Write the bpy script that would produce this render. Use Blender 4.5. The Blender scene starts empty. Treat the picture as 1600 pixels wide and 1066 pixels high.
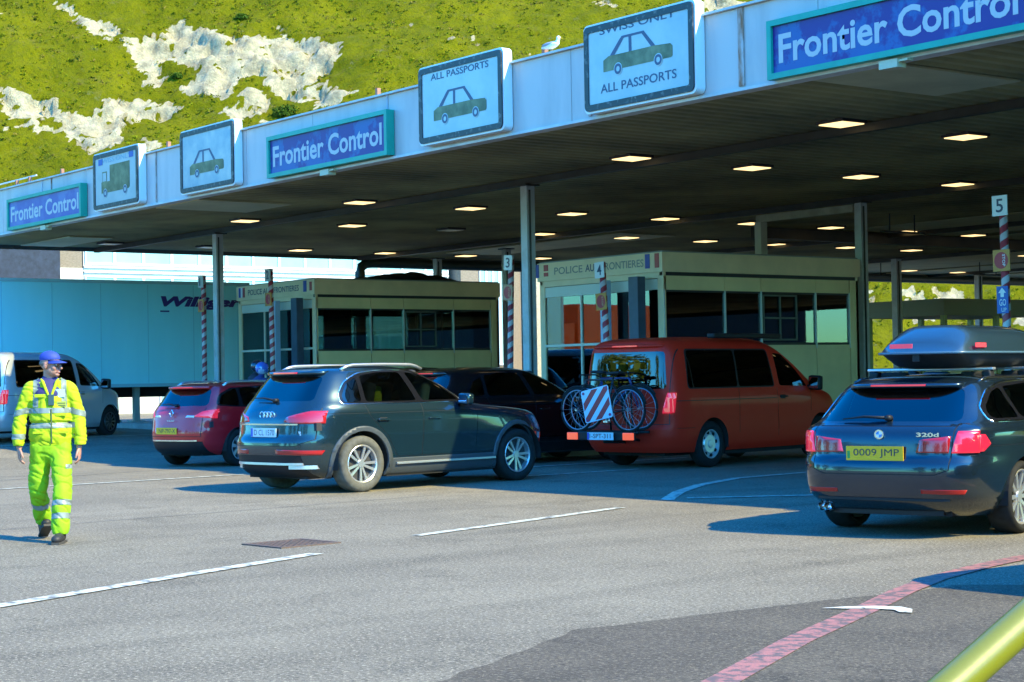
import bpy, bmesh, math, random
from mathutils import Vector, Matrix, Euler, noise
random.seed(7)
SC = bpy.context.scene
COL = SC.collection
PI = math.pi
# ------------------------------------------------------------------ camera
cam_d = bpy.data.cameras.new("camera"); cam = bpy.data.objects.new("camera", cam_d); COL.objects.link(cam)
cam.matrix_world = Matrix(((0.604643, 0.026686, 0.796050, 0.0), (0.796308, 0.001484, -0.604889, 0.0), (-0.017323, 0.999643, -0.020353, 1.46), (0, 0, 0, 1)))
cam_d.sensor_width = 36; cam_d.lens = 63.0; cam_d.clip_start = 0.1; cam_d.clip_end = 3000
SC.camera = cam
# ------------------------------------------------------------------ light
SUN = Vector((1.0, 0.38, 0.98)).normalized()          # towards the sun
el = math.asin(SUN.z); az = math.atan2(SUN.x, SUN.y)
w = bpy.data.worlds.new("World"); SC.world = w; w.use_nodes = True
nt = w.node_tree; nt.nodes.clear()
sky = nt.nodes.new("ShaderNodeTexSky"); sky.sky_type = 'NISHITA'; sky.sun_disc = False
sky.sun_elevation = el; sky.sun_rotation = az; sky.air_density = 1.2; sky.dust_density = 0.3; sky.ozone_density = 2.5
hs = nt.nodes.new("ShaderNodeHueSaturation"); hs.inputs['Saturation'].default_value = 1.5
bg = nt.nodes.new("ShaderNodeBackground"); bg.inputs[1].default_value = 0.15
wo = nt.nodes.new("ShaderNodeOutputWorld")
nt.links.new(sky.outputs[0], hs.inputs['Color']); tn = nt.nodes.new('ShaderNodeMix'); tn.data_type = 'RGBA'; tn.blend_type = 'MULTIPLY'; tn.inputs[0].default_value = 1.0; tn.inputs[7].default_value = (0.38, 1.28, 1.70, 1)   # deep clear blue
nt.links.new(hs.outputs[0], tn.inputs[6]); nt.links.new(tn.outputs[2], bg.inputs[0]); nt.links.new(bg.outputs[0], wo.inputs[0])
sd = bpy.data.lights.new("sun", 'SUN'); sd.energy = 3.3; sd.angle = math.radians(0.5); sd.color = (1.0, 0.87, 0.40)
so = bpy.data.objects.new("sun", sd); COL.objects.link(so)
so.rotation_euler = (-SUN).to_track_quat('-Z', 'Y').to_euler(); so.location = (20, 0, 60)
SC.view_settings.view_transform = 'Standard'; SC.view_settings.look = 'None'
SC.view_settings.exposure = 1.75; SC.view_settings.gamma = 1.0

# ------------------------------------------------------------------ materials
MATS = {}
def M(name, col, rough=0.5, metal=0.0, var=0.0, vscale=3.0, bump=0.0, bscale=40.0, coat=0.0, emit=None, es=1.0, spec=0.5, col2=None, stretch=None, detail=4.0, thr=None, trans=0.0):
    if name in MATS: return MATS[name]
    m = bpy.data.materials.new(name); m.use_nodes = True; n = m.node_tree; b = n.nodes["Principled BSDF"]
    b.inputs['Base Color'].default_value = (*col, 1); b.inputs['Roughness'].default_value = rough
    b.inputs['Metallic'].default_value = metal; b.inputs['Specular IOR Level'].default_value = spec
    b.inputs['Coat Weight'].default_value = coat; b.inputs['Coat Roughness'].default_value = 0.04
    if emit: b.inputs['Emission Color'].default_value = (*emit, 1); b.inputs['Emission Strength'].default_value = es
    tc = n.nodes.new("ShaderNodeTexCoord")
    src = tc.outputs['Object']
    if stretch:
        mp = n.nodes.new("ShaderNodeMapping"); mp.inputs['Scale'].default_value = stretch
        n.links.new(src, mp.inputs[0]); src = mp.outputs[0]
    if var > 0 or col2:
        nz = n.nodes.new("ShaderNodeTexNoise"); nz.inputs['Scale'].default_value = vscale; nz.inputs['Detail'].default_value = detail
        nz.inputs['Roughness'].default_value = 0.6
        n.links.new(src, nz.inputs[0])
        mx = n.nodes.new("ShaderNodeMix"); mx.data_type = 'RGBA'
        c2 = col2 if col2 else tuple(c * (1 - var) for c in col)
        mx.inputs[6].default_value = (*col, 1); mx.inputs[7].default_value = (*c2, 1)
        mr = n.nodes.new("ShaderNodeMapRange"); lo, hi = thr if thr else (0.35, 0.65)
        mr.inputs[1].default_value = lo; mr.inputs[2].default_value = hi
        n.links.new(nz.outputs[0], mr.inputs[0]); n.links.new(mr.outputs[0], mx.inputs[0]); n.links.new(mx.outputs[2], b.inputs['Base Color'])
    if bump > 0:
        nb = n.nodes.new("ShaderNodeTexNoise"); nb.inputs['Scale'].default_value = bscale; nb.inputs['Detail'].default_value = 5
        n.links.new(src, nb.inputs[0])
        bp = n.nodes.new("ShaderNodeBump"); bp.inputs['Strength'].default_value = bump; bp.inputs['Distance'].default_value = 0.02
        n.links.new(nb.outputs[0], bp.inputs['Height']); n.links.new(bp.outputs[0], b.inputs['Normal'])
    MATS[name] = m; return m
def GLASS(name, tint, ior=1.5, rough=0.01):
    if name in MATS: return MATS[name]
    m = bpy.data.materials.new(name); m.use_nodes = True; n = m.node_tree; n.nodes.clear()
    t = n.nodes.new("ShaderNodeBsdfTransparent"); t.inputs[0].default_value = (*tint, 1)
    g = n.nodes.new("ShaderNodeBsdfGlossy"); g.inputs['Roughness'].default_value = rough; g.inputs[0].default_value = (0.95, 0.95, 0.95, 1)
    f = n.nodes.new("ShaderNodeFresnel"); f.inputs[0].default_value = ior
    x = n.nodes.new("ShaderNodeMixShader"); o = n.nodes.new("ShaderNodeOutputMaterial")
    n.links.new(f.outputs[0], x.inputs[0]); n.links.new(t.outputs[0], x.inputs[1]); n.links.new(g.outputs[0], x.inputs[2]); n.links.new(x.outputs[0], o.inputs[0])
    MATS[name] = m; return m
# ------------------------------------------------------------------ object helpers
def tag(o, label=None, cat=None, group=None, kind=None):
    if label: o["label"] = label
    if cat: o["category"] = cat
    if group: o["group"] = group
    if kind: o["kind"] = kind
    return o
def thing(name, label, cat, loc=(0, 0, 0), rz=0, group=None):
    o = bpy.data.objects.new(name, None); COL.objects.link(o); o.empty_display_size = 0.3
    o.location = loc; o.rotation_euler = (0, 0, rz); return tag(o, label, cat, group)
def obj(name, bm, mats, parent=None, smooth=False):
    me = bpy.data.meshes.new(name); bm.to_mesh(me); bm.free()
    if not isinstance(mats, (list, tuple)): mats = [mats]
    for m in mats: me.materials.append(m)
    if smooth:
        for p in me.polygons: p.use_smooth = True
    o = bpy.data.objects.new(name, me); COL.objects.link(o)
    if parent: o.parent = parent
    return o
def copy_tree(o, parent=None):
    c = o.copy(); COL.objects.link(c); c.parent = parent
    for ch in list(o.children): copy_tree(ch, c)
    return c
def box(bm, x0, x1, y0, y1, z0, z1, mi=0, bev=0.0):
    vs = [bm.verts.new(p) for p in ((x0, y0, z0), (x1, y0, z0), (x1, y1, z0), (x0, y1, z0), (x0, y0, z1), (x1, y0, z1), (x1, y1, z1), (x0, y1, z1))]
    fs = [bm.faces.new([vs[i] for i in q]) for q in ((0, 3, 2, 1), (4, 5, 6, 7), (0, 1, 5, 4), (1, 2, 6, 5), (2, 3, 7, 6), (3, 0, 4, 7))]
    for f in fs: f.material_index = mi
    if bev > 0:
        es = list({e for f in fs for e in f.edges})
        r = bmesh.ops.bevel(bm, geom=es, offset=bev, segments=2, affect='EDGES', profile=0.6)
        for f in r['faces']: f.material_index = mi
    return vs
def obox(bm, c, s, rot=None, mi=0, bev=0.0):      # oriented box: centre, size, euler
    n0 = len(bm.verts); bm.verts.ensure_lookup_table()
    old = set(bm.verts)
    box(bm, -s[0] / 2, s[0] / 2, -s[1] / 2, s[1] / 2, -s[2] / 2, s[2] / 2, mi, bev)
    mt = Matrix.Translation(c) @ (Euler(rot).to_matrix().to_4x4() if rot else Matrix.Identity(4))
    for v in bm.verts:
        if v not in old: v.co = mt @ v.co
def cyl(bm, a, b, r, r2=None, seg=16, mi=0, caps=True):
    a = Vector(a); b = Vector(b); d = (b - a); L = d.length
    q = d.to_track_quat('Z', 'Y'); r2 = r if r2 is None else r2
    A = [bm.verts.new(a + q @ Vector((r * math.cos(2 * PI * i / seg), r * math.sin(2 * PI * i / seg), 0))) for i in range(seg)]
    B = [bm.verts.new(b + q @ Vector((r2 * math.cos(2 * PI * i / seg), r2 * math.sin(2 * PI * i / seg), 0))) for i in range(seg)]
    fs = [bm.faces.new((A[i], A[(i + 1) % seg], B[(i + 1) % seg], B[i])) for i in range(seg)]
    if caps: fs += [bm.faces.new(A[::-1]), bm.faces.new(B)]
    for f in fs: f.material_index = mi
def tube(bm, pts, r, seg=8, mi=0, closed=False, caps=True):
    pts = [Vector(p) for p in pts]; n = len(pts); rs = r if isinstance(r, (list, tuple)) else [r] * n
    rings = []; up = Vector((0, 0, 1))
    for i, p in enumerate(pts):
        if closed: t = pts[(i + 1) % n] - pts[i - 1]
        else: t = pts[min(i + 1, n - 1)] - pts[max(i - 1, 0)]
        t.normalize(); s = t.cross(up)
        if s.length < 0.05: s = t.cross(Vector((1, 0, 0)))
        s.normalize(); u = s.cross(t)
        rings.append([bm.verts.new(p + (s * math.cos(2 * PI * k / seg) + u * math.sin(2 * PI * k / seg)) * rs[i]) for k in range(seg)])
    m = n if closed else n - 1
    for i in range(m):
        A = rings[i]; B = rings[(i + 1) % n]
        for k in range(seg):
            f = bm.faces.new((A[k], A[(k + 1) % seg], B[(k + 1) % seg], B[k])); f.material_index = mi
    if not closed and caps:
        bm.faces.new(rings[0][::-1]).material_index = mi; bm.faces.new(rings[-1]).material_index = mi
def prism(bm, pts, axis, a, b, mi=0):             # polygon pts (2D) extruded along axis from a to b
    def P(p, t):
        return {'x': (t, p[0], p[1]), 'y': (p[0], t, p[1]), 'z': (p[0], p[1], t)}[axis]
    A = [bm.verts.new(P(p, a)) for p in pts]; B = [bm.verts.new(P(p, b)) for p in pts]; n = len(pts)
    fs = [bm.faces.new(A), bm.faces.new(B[::-1])] + [bm.faces.new((A[i], B[i], B[(i + 1) % n], A[(i + 1) % n])) for i in range(n)]
    for f in fs: f.material_index = mi
    bmesh.ops.recalc_face_normals(bm, faces=fs)
def lathe(bm, prof, c=(0, 0, 0), axis='x', seg=32, mi=0):   # prof: (axial, radius)
    rings = []
    for (a, r) in prof:
        R = []
        for i in range(seg):
            t = 2 * PI * i / seg; p = (a, r * math.cos(t), r * math.sin(t)) if axis == 'x' else ((r * math.cos(t), r * math.sin(t), a) if axis == 'z' else (r * math.cos(t), a, r * math.sin(t)))
            R.append(bm.verts.new(Vector(p) + Vector(c)))
        rings.append(R)
    for A, B in zip(rings, rings[1:]):
        for i in range(seg):
            f = bm.faces.new((A[i], A[(i + 1) % seg], B[(i + 1) % seg], B[i])); f.material_index = mi
def ribbon(bm, poly, z, mi=0):
    f = bm.faces.new([bm.verts.new((x, y, z)) for x, y in poly]); f.material_index = mi
    if f.normal.z < 0: f.normal_flip()
    return f
def stripe(bm, pts, wd, z, mi=0):                  # polyline of a given width, flat on the ground
    pts = [Vector((p[0], p[1], 0)) for p in pts]; L = []; R = []
    for i, p in enumerate(pts):
        t = (pts[min(i + 1, len(pts) - 1)] - pts[max(i - 1, 0)]).normalized(); s = Vector((-t.y, t.x, 0)) * wd / 2
        L.append(bm.verts.new((p + s) + Vector((0, 0, z if not callable(z) else z(p.x, p.y))))); R.append(bm.verts.new((p - s) + Vector((0, 0, z if not callable(z) else z(p.x, p.y)))))
    for i in range(len(pts) - 1):
        f = bm.faces.new((R[i], R[i + 1], L[i + 1], L[i])); f.material_index = mi
def text(name, s, mat, parent, loc, w, h, rot=(PI / 2, 0, 0), bold=0.0, shear=0.0, depth=0.004, spacing=1.0):
    # lettering as a mesh of its own; left-bottom corner at loc, scaled to w x h
    cu = bpy.data.curves.new(name, 'FONT'); cu.body = s; cu.offset = bold; cu.extrude = 0.0; cu.space_character = spacing; cu.shear = shear
    cu.resolution_u = 3
    t = bpy.data.objects.new(name, cu); me = bpy.data.meshes.new_from_object(t)
    bpy.data.objects.remove(t); me.name = name
    xs = [v.co.x for v in me.vertices]; ys = [v.co.y for v in me.vertices]
    x0, x1, y0, y1 = min(xs), max(xs), min(ys), max(ys)
    for v in me.vertices: v.co.x = (v.co.x - x0) / (x1 - x0) * w; v.co.y = (v.co.y - y0) / (y1 - y0) * h
    me.materials.clear(); me.materials.append(mat)
    o = bpy.data.objects.new(name, me); COL.objects.link(o); o.parent = parent
    o.location = loc; o.rotation_euler = rot
    return o
def gz(x, y=0):
    t = min(max((-x - 30) / 12, 0), 1); return 0.35 * t * t * (3 - 2 * t)
# ================================================================== ground
def asphalt(name, c1, c2, spk):
    m = bpy.data.materials.new(name); m.use_nodes = True; n = m.node_tree; b = n.nodes["Principled BSDF"]; L = n.links
    tc = n.nodes.new("ShaderNodeTexCoord"); S = tc.outputs['Object']
    def nz(sc, det, ro=0.6):
        q = n.nodes.new("ShaderNodeTexNoise"); q.inputs['Scale'].default_value = sc; q.inputs['Detail'].default_value = det; q.inputs['Roughness'].default_value = ro
        L.new(S, q.inputs[0]); return q.outputs[0]
    def mr(x, a, b_, c=0.0, d=1.0):
        q = n.nodes.new("ShaderNodeMapRange"); 
        for i, v in enumerate((a, b_, c, d)): q.inputs[i + 1].default_value = v
        L.new(x, q.inputs[0]); return q.outputs[0]
    def mix(f, a, b_):
        q = n.nodes.new("ShaderNodeMix"); q.data_type = 'RGBA'
        L.new(f, q.inputs[0])
        for i, v in ((6, a), (7, b_)):
            if isinstance(v, tuple): q.inputs[i].default_value = (*v, 1)
            else: L.new(v, q.inputs[i])
        return q.outputs[2]
    a = mix(mr(nz(0.45, 7, 0.7), 0.40, 0.60), c1, c2)                        # broad worn areas
    a = mix(mr(nz(1.1, 7, 0.75), 0.54, 0.68), a, tuple(c * 0.68 for c in c1))   # oil and tyre stains
    mp = n.nodes.new("ShaderNodeMapping"); mp.inputs['Scale'].default_value = (1.2, 0.12, 1); L.new(S, mp.inputs[0])
    q = n.nodes.new("ShaderNodeTexNoise"); q.inputs['Scale'].default_value = 1.3; q.inputs['Detail'].default_value = 5; L.new(mp.outputs[0], q.inputs[0])
    a = mix(mr(q.outputs[0], 0.52, 0.70, 0, 0.5), a, tuple(c * 0.55 for c in c1))  # wheel tracks along the lanes
    a = mix(mr(nz(42, 4, 0.85), 0.53, 0.60, 0, spk), a, tuple(min(1, c * 2.1) for c in c2))    # pale chippings
    a = mix(mr(nz(33, 4, 0.85), 0.54, 0.61, 0, spk), a, tuple(c * 0.35 for c in c1))
    a = mix(mr(nz(6, 8, 0.8), 0.60, 0.66, 0, 0.5), a, tuple(c * 0.5 for c in c1))    # small spots and drips    # dark gaps
    vo = n.nodes.new("ShaderNodeTexVoronoi"); vo.feature = 'DISTANCE_TO_EDGE'; vo.inputs['Scale'].default_value = 0.22
    wv = n.nodes.new("ShaderNodeVectorMath"); wv.operation = 'ADD'; L.new(S, wv.inputs[0])
    nn = n.nodes.new("ShaderNodeTexNoise"); nn.inputs['Scale'].default_value = 1.1; nn.inputs['Detail'].default_value = 6; L.new(S, nn.inputs[0])
    sc = n.nodes.new("ShaderNodeVectorMath"); sc.operation = 'SCALE'; sc.inputs['Scale'].default_value = 1.8; L.new(nn.outputs['Color'], sc.inputs[0])
    L.new(sc.outputs[0], wv.inputs[1]); L.new(wv.outputs[0], vo.inputs[0])
    a = mix(mr(vo.outputs['Distance'], 0.002, 0.006, 0.2, 0.0), a, tuple(c * 0.35 for c in c1))  # cracks
    L.new(a, b.inputs['Base Color']); b.inputs['Roughness'].default_value = 0.85; b.inputs['Specular IOR Level'].default_value = 0.3
    bp = n.nodes.new("ShaderNodeBump"); bp.inputs['Strength'].default_value = 0.6; bp.inputs['Distance'].default_value = 0.02
    L.new(nz(38, 6, 0.85), bp.inputs['Height']); L.new(bp.outputs[0], b.inputs['Normal'])
    return m
ASPH = asphalt("worn_asphalt", (0.150, 0.128, 0.092), (0.205, 0.176, 0.126), 0.95)
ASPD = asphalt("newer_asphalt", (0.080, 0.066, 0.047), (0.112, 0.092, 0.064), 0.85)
bm = bmesh.new()
xs = [-1500, -200, -60] + [-42 + i * 1.0 for i in range(13)] + [-15, 0, 60, 1500]
ys = [-1500, -100, 0, 30, 60, 120, 1500]
G = [[bm.verts.new((x, y, gz(x))) for y in ys] for x in xs]
for i in range(len(xs) - 1):
    for j in range(len(ys) - 1): bm.faces.new((G[i][j], G[i + 1][j], G[i + 1][j + 1], G[i][j + 1]))
tag(obj("ground", bm, ASPH, smooth=True), kind="structure")
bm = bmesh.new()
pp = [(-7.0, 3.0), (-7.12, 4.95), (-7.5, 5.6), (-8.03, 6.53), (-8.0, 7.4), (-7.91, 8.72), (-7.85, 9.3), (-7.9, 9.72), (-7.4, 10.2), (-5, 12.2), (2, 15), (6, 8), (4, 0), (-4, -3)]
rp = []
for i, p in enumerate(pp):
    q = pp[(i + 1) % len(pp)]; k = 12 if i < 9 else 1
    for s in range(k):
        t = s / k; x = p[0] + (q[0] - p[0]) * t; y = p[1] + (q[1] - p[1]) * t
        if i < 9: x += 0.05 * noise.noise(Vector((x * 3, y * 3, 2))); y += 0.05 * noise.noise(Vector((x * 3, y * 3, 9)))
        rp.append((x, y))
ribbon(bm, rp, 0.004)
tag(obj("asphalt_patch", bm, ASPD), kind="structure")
def paint(name, col, wear, base=(0.13, 0.13, 0.12), sc=9, rough=0.6):
    return M(name, col, rough=rough, col2=base, vscale=sc, detail=8, thr=(wear, wear + 0.12), bump=0.4, bscale=80)
WLINE = paint("white_road_paint", (0.52, 0.51, 0.41), 0.50); RLINE = paint("red_road_paint", (0.34, 0.135, 0.11), 0.45, (0.12, 0.085, 0.07), 13)
def mark(name, pts, wd, m, z=0.008):
    b = bmesh.new(); stripe(b, pts, wd, (lambda x, y: gz(x) + z)); return tag(obj(name, b, m), kind="structure")
mark("white_line", [(-11.2, 3.7), (-11.56, 4.48), (-12.35, 6.2), (-13.07, 7.82)], 0.15, WLINE)
mark("white_line", [(-13.85, 9.37), (-14.4, 11), (-15.06, 12.91)], 0.13, WLINE)
mark("white_line", [(-24.3, 8.0), (-24.64, 9.57), (-25.11, 13.72)], 0.12, WLINE)
mark("white_line", [(-15.5, 14.0), (-15.72, 14.22), (-16.5, 15.1), (-17.3, 16.2), (-18.01, 17.56), (-18.28, 19.52), (-18.3, 23)], 0.16, WLINE)
mark("white_line", [(-15.6, 14.4), (-14.9, 15.5), (-13.9, 17)], 0.14, WLINE)
mark("white_line", [(-17.4, 18.6), (-16.5, 18.9), (-15.8, 19.8)], 0.14, WLINE)
mark("white_line", [(-20.9, 15.6), (-21.0, 18.4)], 0.12, WLINE)
mark("white_line", [(-23.0, 17.4), (-23.2, 21.4)], 0.14, WLINE)
mark("white_line", [(-36.2, 12.2), (-36.6, 15.4)], 0.13, WLINE)
mark("white_line", [(-38.2, 16.4), (-38.4, 20.2)], 0.13, WLINE)
TAR = M('tar_seam', (0.085, 0.075, 0.058), .6, var=.3, vscale=4)
for P_, w_ in (([(-16.9, 2.0), (-17.8, 7.4), (-18.6, 13.5)], .02), ([(-26.5, 8.0), (-27.4, 12.5), (-28.0, 16.0)], .04)):
    Q = []
    for (a_, b_) in zip(P_, P_[1:]):
        for k in range(10): u = k / 10; x_ = a_[0] + (b_[0] - a_[0]) * u; y_ = a_[1] + (b_[1] - a_[1]) * u; Q.append((x_ + .06 * noise.noise(Vector((x_, y_, 1))), y_ + .06 * noise.noise(Vector((x_, y_, 5)))))
    mark('tar_seam', Q, w_, TAR, .005)
mark("red_line", [(-5.6, 4.9), (-6.2, 5.93), (-6.85, 7.1), (-7.44, 8.31), (-7.9, 9.2), (-8.23, 9.93), (-8.5, 10.8), (-8.66, 11.5), (-8.8, 13)], 0.175, RLINE)
b = bmesh.new(); ribbon(b, [(-7.66, 8.17), (-7.60, 8.34), (-7.50, 8.47), (-7.36, 8.56), (-7.24, 8.52), (-7.14, 8.40), (-7.20, 8.36), (-7.30, 8.42), (-7.42, 8.38), (-7.54, 8.26)], 0.012)
tag(obj("white_paint_mark", b, paint("white_smear_paint", (0.62, 0.60, 0.50), 0.55)), kind="structure")
# rusty drain cover in the carriageway
dc = thing("drain_cover", "rusty square iron drain cover set in the asphalt between two white lines", "drain cover", (-14.05, 8.15, 0), 0.1)
RUST = M("rust_iron", (0.13, 0.075, 0.055), rough=0.8, col2=(0.07, 0.06, 0.05), vscale=20, bump=0.5)
b = bmesh.new()
for (x0, x1, y0, y1) in ((-.46, .46, -.5, -.42), (-.46, .46, .42, .5), (-.46, -.38, -.42, .42), (.38, .46, -.42, .42)): box(b, x0, x1, y0, y1, 0.0, 0.012)
obj("frame", b, RUST, dc)
b = bmesh.new(); box(b, -.375, .375, -.415, .415, 0.0, 0.006)
for i in range(7):
    for j in range(8): box(b, -.34 + i * .1, -.27 + i * .1, -.385 + j * .1, -.315 + j * .1, 0.006, 0.011)
obj("lid", b, RUST, dc); dc.scale = (.66, .66, 1)

# ================================================================== hillside (grass with chalk)
Fh = Vector((-0.79621, 0.60501, 0)); Rh = Vector((0.60501, 0.79621, 0)); TH = math.radians(42)
HS = Fh * math.cos(TH) + Vector((0, 0, math.sin(TH))); HN = -Fh * math.sin(TH) + Vector((0, 0, math.cos(TH))); HB = Fh * 105
CH = [[(-36.1,46.9),(-34.3,46.2),(-32.6,44.4),(-29.7,43.2),(-29.2,41.5),(-30.7,41.4),(-32.3,42.4),(-33.2,44.5),(-35.1,45.9)],[(-29.2,41.5),(-27.8,42.4),(-26.3,43.1),(-25.3,44.8),(-24.0,43.6),(-22.9,42.8),(-21.6,41.3),(-19.0,41.0),(-17.1,41.1),(-14.5,40.7),(-12.6,38.6),(-12.8,35.9),(-14.0,36.0),(-14.7,32.7),(-16.3,33.6),(-17.7,34.7),(-18.6,36.5),(-20.0,35.5),(-20.1,33.3),(-21.1,33.3),(-22.1,34.2),(-24.5,35.6),(-23.0,36.6),(-23.3,38.0),(-25.4,39.6),(-26.6,39.8),(-25.5,37.1),(-26.3,36.0),(-27.9,38.2),(-28.6,40.0)],[(-37.1,34.6),(-35.5,33.9),(-33.2,33.5),(-31.1,32.1),(-30.1,31.7),(-29.5,32.7),(-28.9,34.6),(-27.4,34.7),(-25.1,34.3),(-23.8,33.2),(-24.8,32.2),(-26.3,32.3),(-27.6,31.3),(-27.7,29.4),(-26.9,27.4),(-29.0,26.4),(-30.7,28.0),(-32.1,29.5),(-34.0,29.9),(-35.2,30.2),(-34.8,30.6),(-32.2,30.3),(-32.2,31.1),(-34.7,31.5),(-36.5,31.6)],[(-21.2,32.4),(-19.7,32.7),(-17.3,32.3),(-17.3,31.0),(-18.7,30.6),(-19.9,31.4)],[(-25.7,27.9),(-24.1,27.0),(-24.7,26.4),(-25.5,26.8)],[(-19.4,33.7),(-18.4,34.4),(-17.2,33.2),(-17.4,32.3),(-19.3,32.7)],[(-18.3,29.7),(-16.4,30.6),(-15.8,30.0),(-17.9,29.1)],[(-14.3,34.3),(-13.4,35.3),(-12.9,34.0),(-10.8,32.1),(-13.9,31.6)],[(-17.9,43.0),(-17.3,43.0),(-16.6,41.1),(-17.5,41.9)],[(-39.0,43.9),(-38.5,43.7),(-38.9,43.3)],[(-36.2,30.0),(-35.4,30.0),(-36.1,29.5)],[(14.8,46.7),(17.7,46.6),(18.5,44.2),(15.7,43.6)],[(-2.8,39.3),(-2.3,39.9),(-1.8,39.5),(-2.3,38.6)],[(6.7,46.5),(8.2,46.3),(8.4,45.2),(7.2,45.2)],[(-4.9,39.1),(-4.2,38.9),(-4.4,38.3)],[(21.0,11.0),(21.8,10.9),(21.6,9.5),(20.8,9.5)],[(22.6,10.9),(22.7,10.8),(22.9,9.5),(22.3,9.5)],[(24.6,10.7),(25.5,10.6),(26.2,9.8),(25.4,9.7),(24.8,9.1),(24.4,9.2)],[(26.4,10.5),(27.4,11.2),(29.4,11.1),(29.0,9.2),(28.3,9.3),(27.7,9.3),(27.3,10.0),(26.8,10.3)],[(25.3,8.6),(26.0,8.9),(26.3,8.2),(26.3,7.1),(27.0,6.7),(27.0,6.3),(26.4,6.3),(26.1,7.1),(25.9,7.8),(25.5,8.0)],[(29.5,9.7),(30.0,9.7),(29.5,9.4)],[(31.7,10.1),(33.0,10.0),(32.5,7.9),(31.7,9.0)],[(29.2,6.6),(29.6,6.6),(29.4,6.3),(29.0,6.4)]]
def inpoly(P, x, y):
    c = False; j = len(P) - 1
    for i in range(len(P)):
        if (P[i][1] > y) != (P[j][1] > y) and x < (P[j][0] - P[i][0]) * (y - P[i][1]) / (P[j][1] - P[i][1]) + P[i][0]: c = not c
        j = i
    return c
CHB = [(min(p[0] for p in P) - 1.2, max(p[0] for p in P) + 1.2, min(p[1] for p in P) - 1.2, max(p[1] for p in P) + 1.2) for P in CH]
def chalk(a, s):
    n1 = noise.noise(Vector((a * 0.7, s * 0.7, 3))); n2 = noise.noise(Vector((a * 0.7, s * 0.7, 30)))
    n3 = noise.noise(Vector((a * 2.6, s * 2.6, 5))); n4 = noise.noise(Vector((a * 2.6, s * 2.6, 35)))
    n5 = noise.noise(Vector((a * 6, s * 6, 15))); x = a + 0.6 * n1 + 0.45 * n3 + .25 * n5; y = s + 0.6 * n2 + 0.45 * n4 - .25 * n5
    if noise.noise(Vector((a * 1.5, s * 2.4, 90))) + .5 * n5 > 0.52: return 0.0
    if not (-51 < a < 46 and 0 <= s < 55): return 0.0
    if not (-45 < a < 40):                       # beyond the photograph: scattered bands of the same kind
        v = noise.noise(Vector((a * 0.05, s * 0.13, 50))) + 0.4 * n1
        return 1.0 if v > 0.42 else 0.0
    for P, B in zip(CH, CHB):
        if B[0] < x < B[1] and B[2] < y < B[3] and inpoly(P, x, y): return 1.0
    if noise.noise(Vector((a * 0.9, s * 0.9, 77))) > 0.72: return 0.7
    return 0.0
bm = bmesh.new(); lay = bm.verts.layers.float.new("chalk")
As = [-260 + i * 8 for i in range(26)] + [-52 + i * 0.3 for i in range(330)] + [47 + i * 8 for i in range(28)]
Ss = [-6, -3] + [0 + i * 0.3 for i in range(184)] + [56 + i * 4 for i in range(22)]
grid = []
for a in As:
    row = []
    for s in Ss:
        c = chalk(a, s); q = Vector((a, s, 0))
        h = 2.2 * noise.noise(q * 0.045) + 0.9 * noise.noise(q * 0.17) + 0.30 * noise.noise(q * 0.7)
        if c > 0: h += -0.25 + 0.9 * noise.noise(q * 0.6 + Vector((9, 0, 0))) + 0.6 * abs(noise.noise(Vector((a * 1.9, s * 0.8, 4)))) + 0.30 * abs(noise.noise(q * 3.3)) + .12 * noise.noise(q * 8)
        else: h += 0.16 * noise.noise(q * 2.2) + 0.12 * noise.noise(q * 5)
        v = bm.verts.new(HB + Rh * a + HS * s + HN * h); v[lay] = c; row.append(v)
    grid.append(row)
for i in range(len(As) - 1):
    for j in range(len(Ss) - 1): bm.faces.new((grid[i][j], grid[i + 1][j], grid[i + 1][j + 1], grid[i][j + 1]))
m = bpy.data.materials.new("chalk_and_grass"); m.use_nodes = True; n = m.node_tree; L = n.links; b = n.nodes["Principled BSDF"]
tc = n.nodes.new("ShaderNodeTexCoord"); at = n.nodes.new("ShaderNodeAttribute"); at.attribute_name = "chalk"
def NZ(sc, det=5, ro=0.65, st=None):
    q = n.nodes.new("ShaderNodeTexNoise"); q.inputs['Scale'].default_value = sc; q.inputs['Detail'].default_value = det; q.inputs['Roughness'].default_value = ro
    if st:
        mp = n.nodes.new("ShaderNodeMapping"); mp.inputs['Scale'].default_value = st; L.new(tc.outputs['Object'], mp.inputs[0]); L.new(mp.outputs[0], q.inputs[0])
    else: L.new(tc.outputs['Object'], q.inputs[0])
    return q.outputs[0]
def MR(x, a, b_, c=0.0, d=1.0):
    q = n.nodes.new("ShaderNodeMapRange")
    for i, v in enumerate((a, b_, c, d)): q.inputs[i + 1].default_value = v
    L.new(x, q.inputs[0]); return q.outputs[0]
def MX(f, a, b_):
    q = n.nodes.new("ShaderNodeMix"); q.data_type = 'RGBA'; L.new(f, q.inputs[0])
    for i, v in ((6, a), (7, b_)):
        if isinstance(v, tuple): q.inputs[i].default_value = (*v, 1)
        else: L.new(v, q.inputs[i])
    return q.outputs[2]
g = MX(MR(NZ(0.25), 0.35, 0.65), (0.185, 0.175, 0.001), (0.115, 0.122, 0.001))
g = MX(MR(NZ(1.6, 6, 0.75), 0.56, 0.74, 0, 0.8), g, (0.13, 0.095, 0.010))
g = MX(MR(NZ(3.2, 6, 0.8), 0.54, 0.66, 0, 0.85), g, (0.035, 0.06, 0.004))
g = MX(MR(NZ(0.9, 7, 0.8), 0.56, 0.68, 0, 0.7), g, (0.17, 0.145, 0.03))
g = MX(MR(NZ(0.5, 8, 0.85), 0.60, 0.66, 0, 0.45), g, (0.22, 0.21, 0.12))
ck = MX(MR(NZ(1.1, 6, 0.7), 0.4, 0.62), (0.60, 0.50, 0.32), (0.33, 0.285, 0.19))
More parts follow.
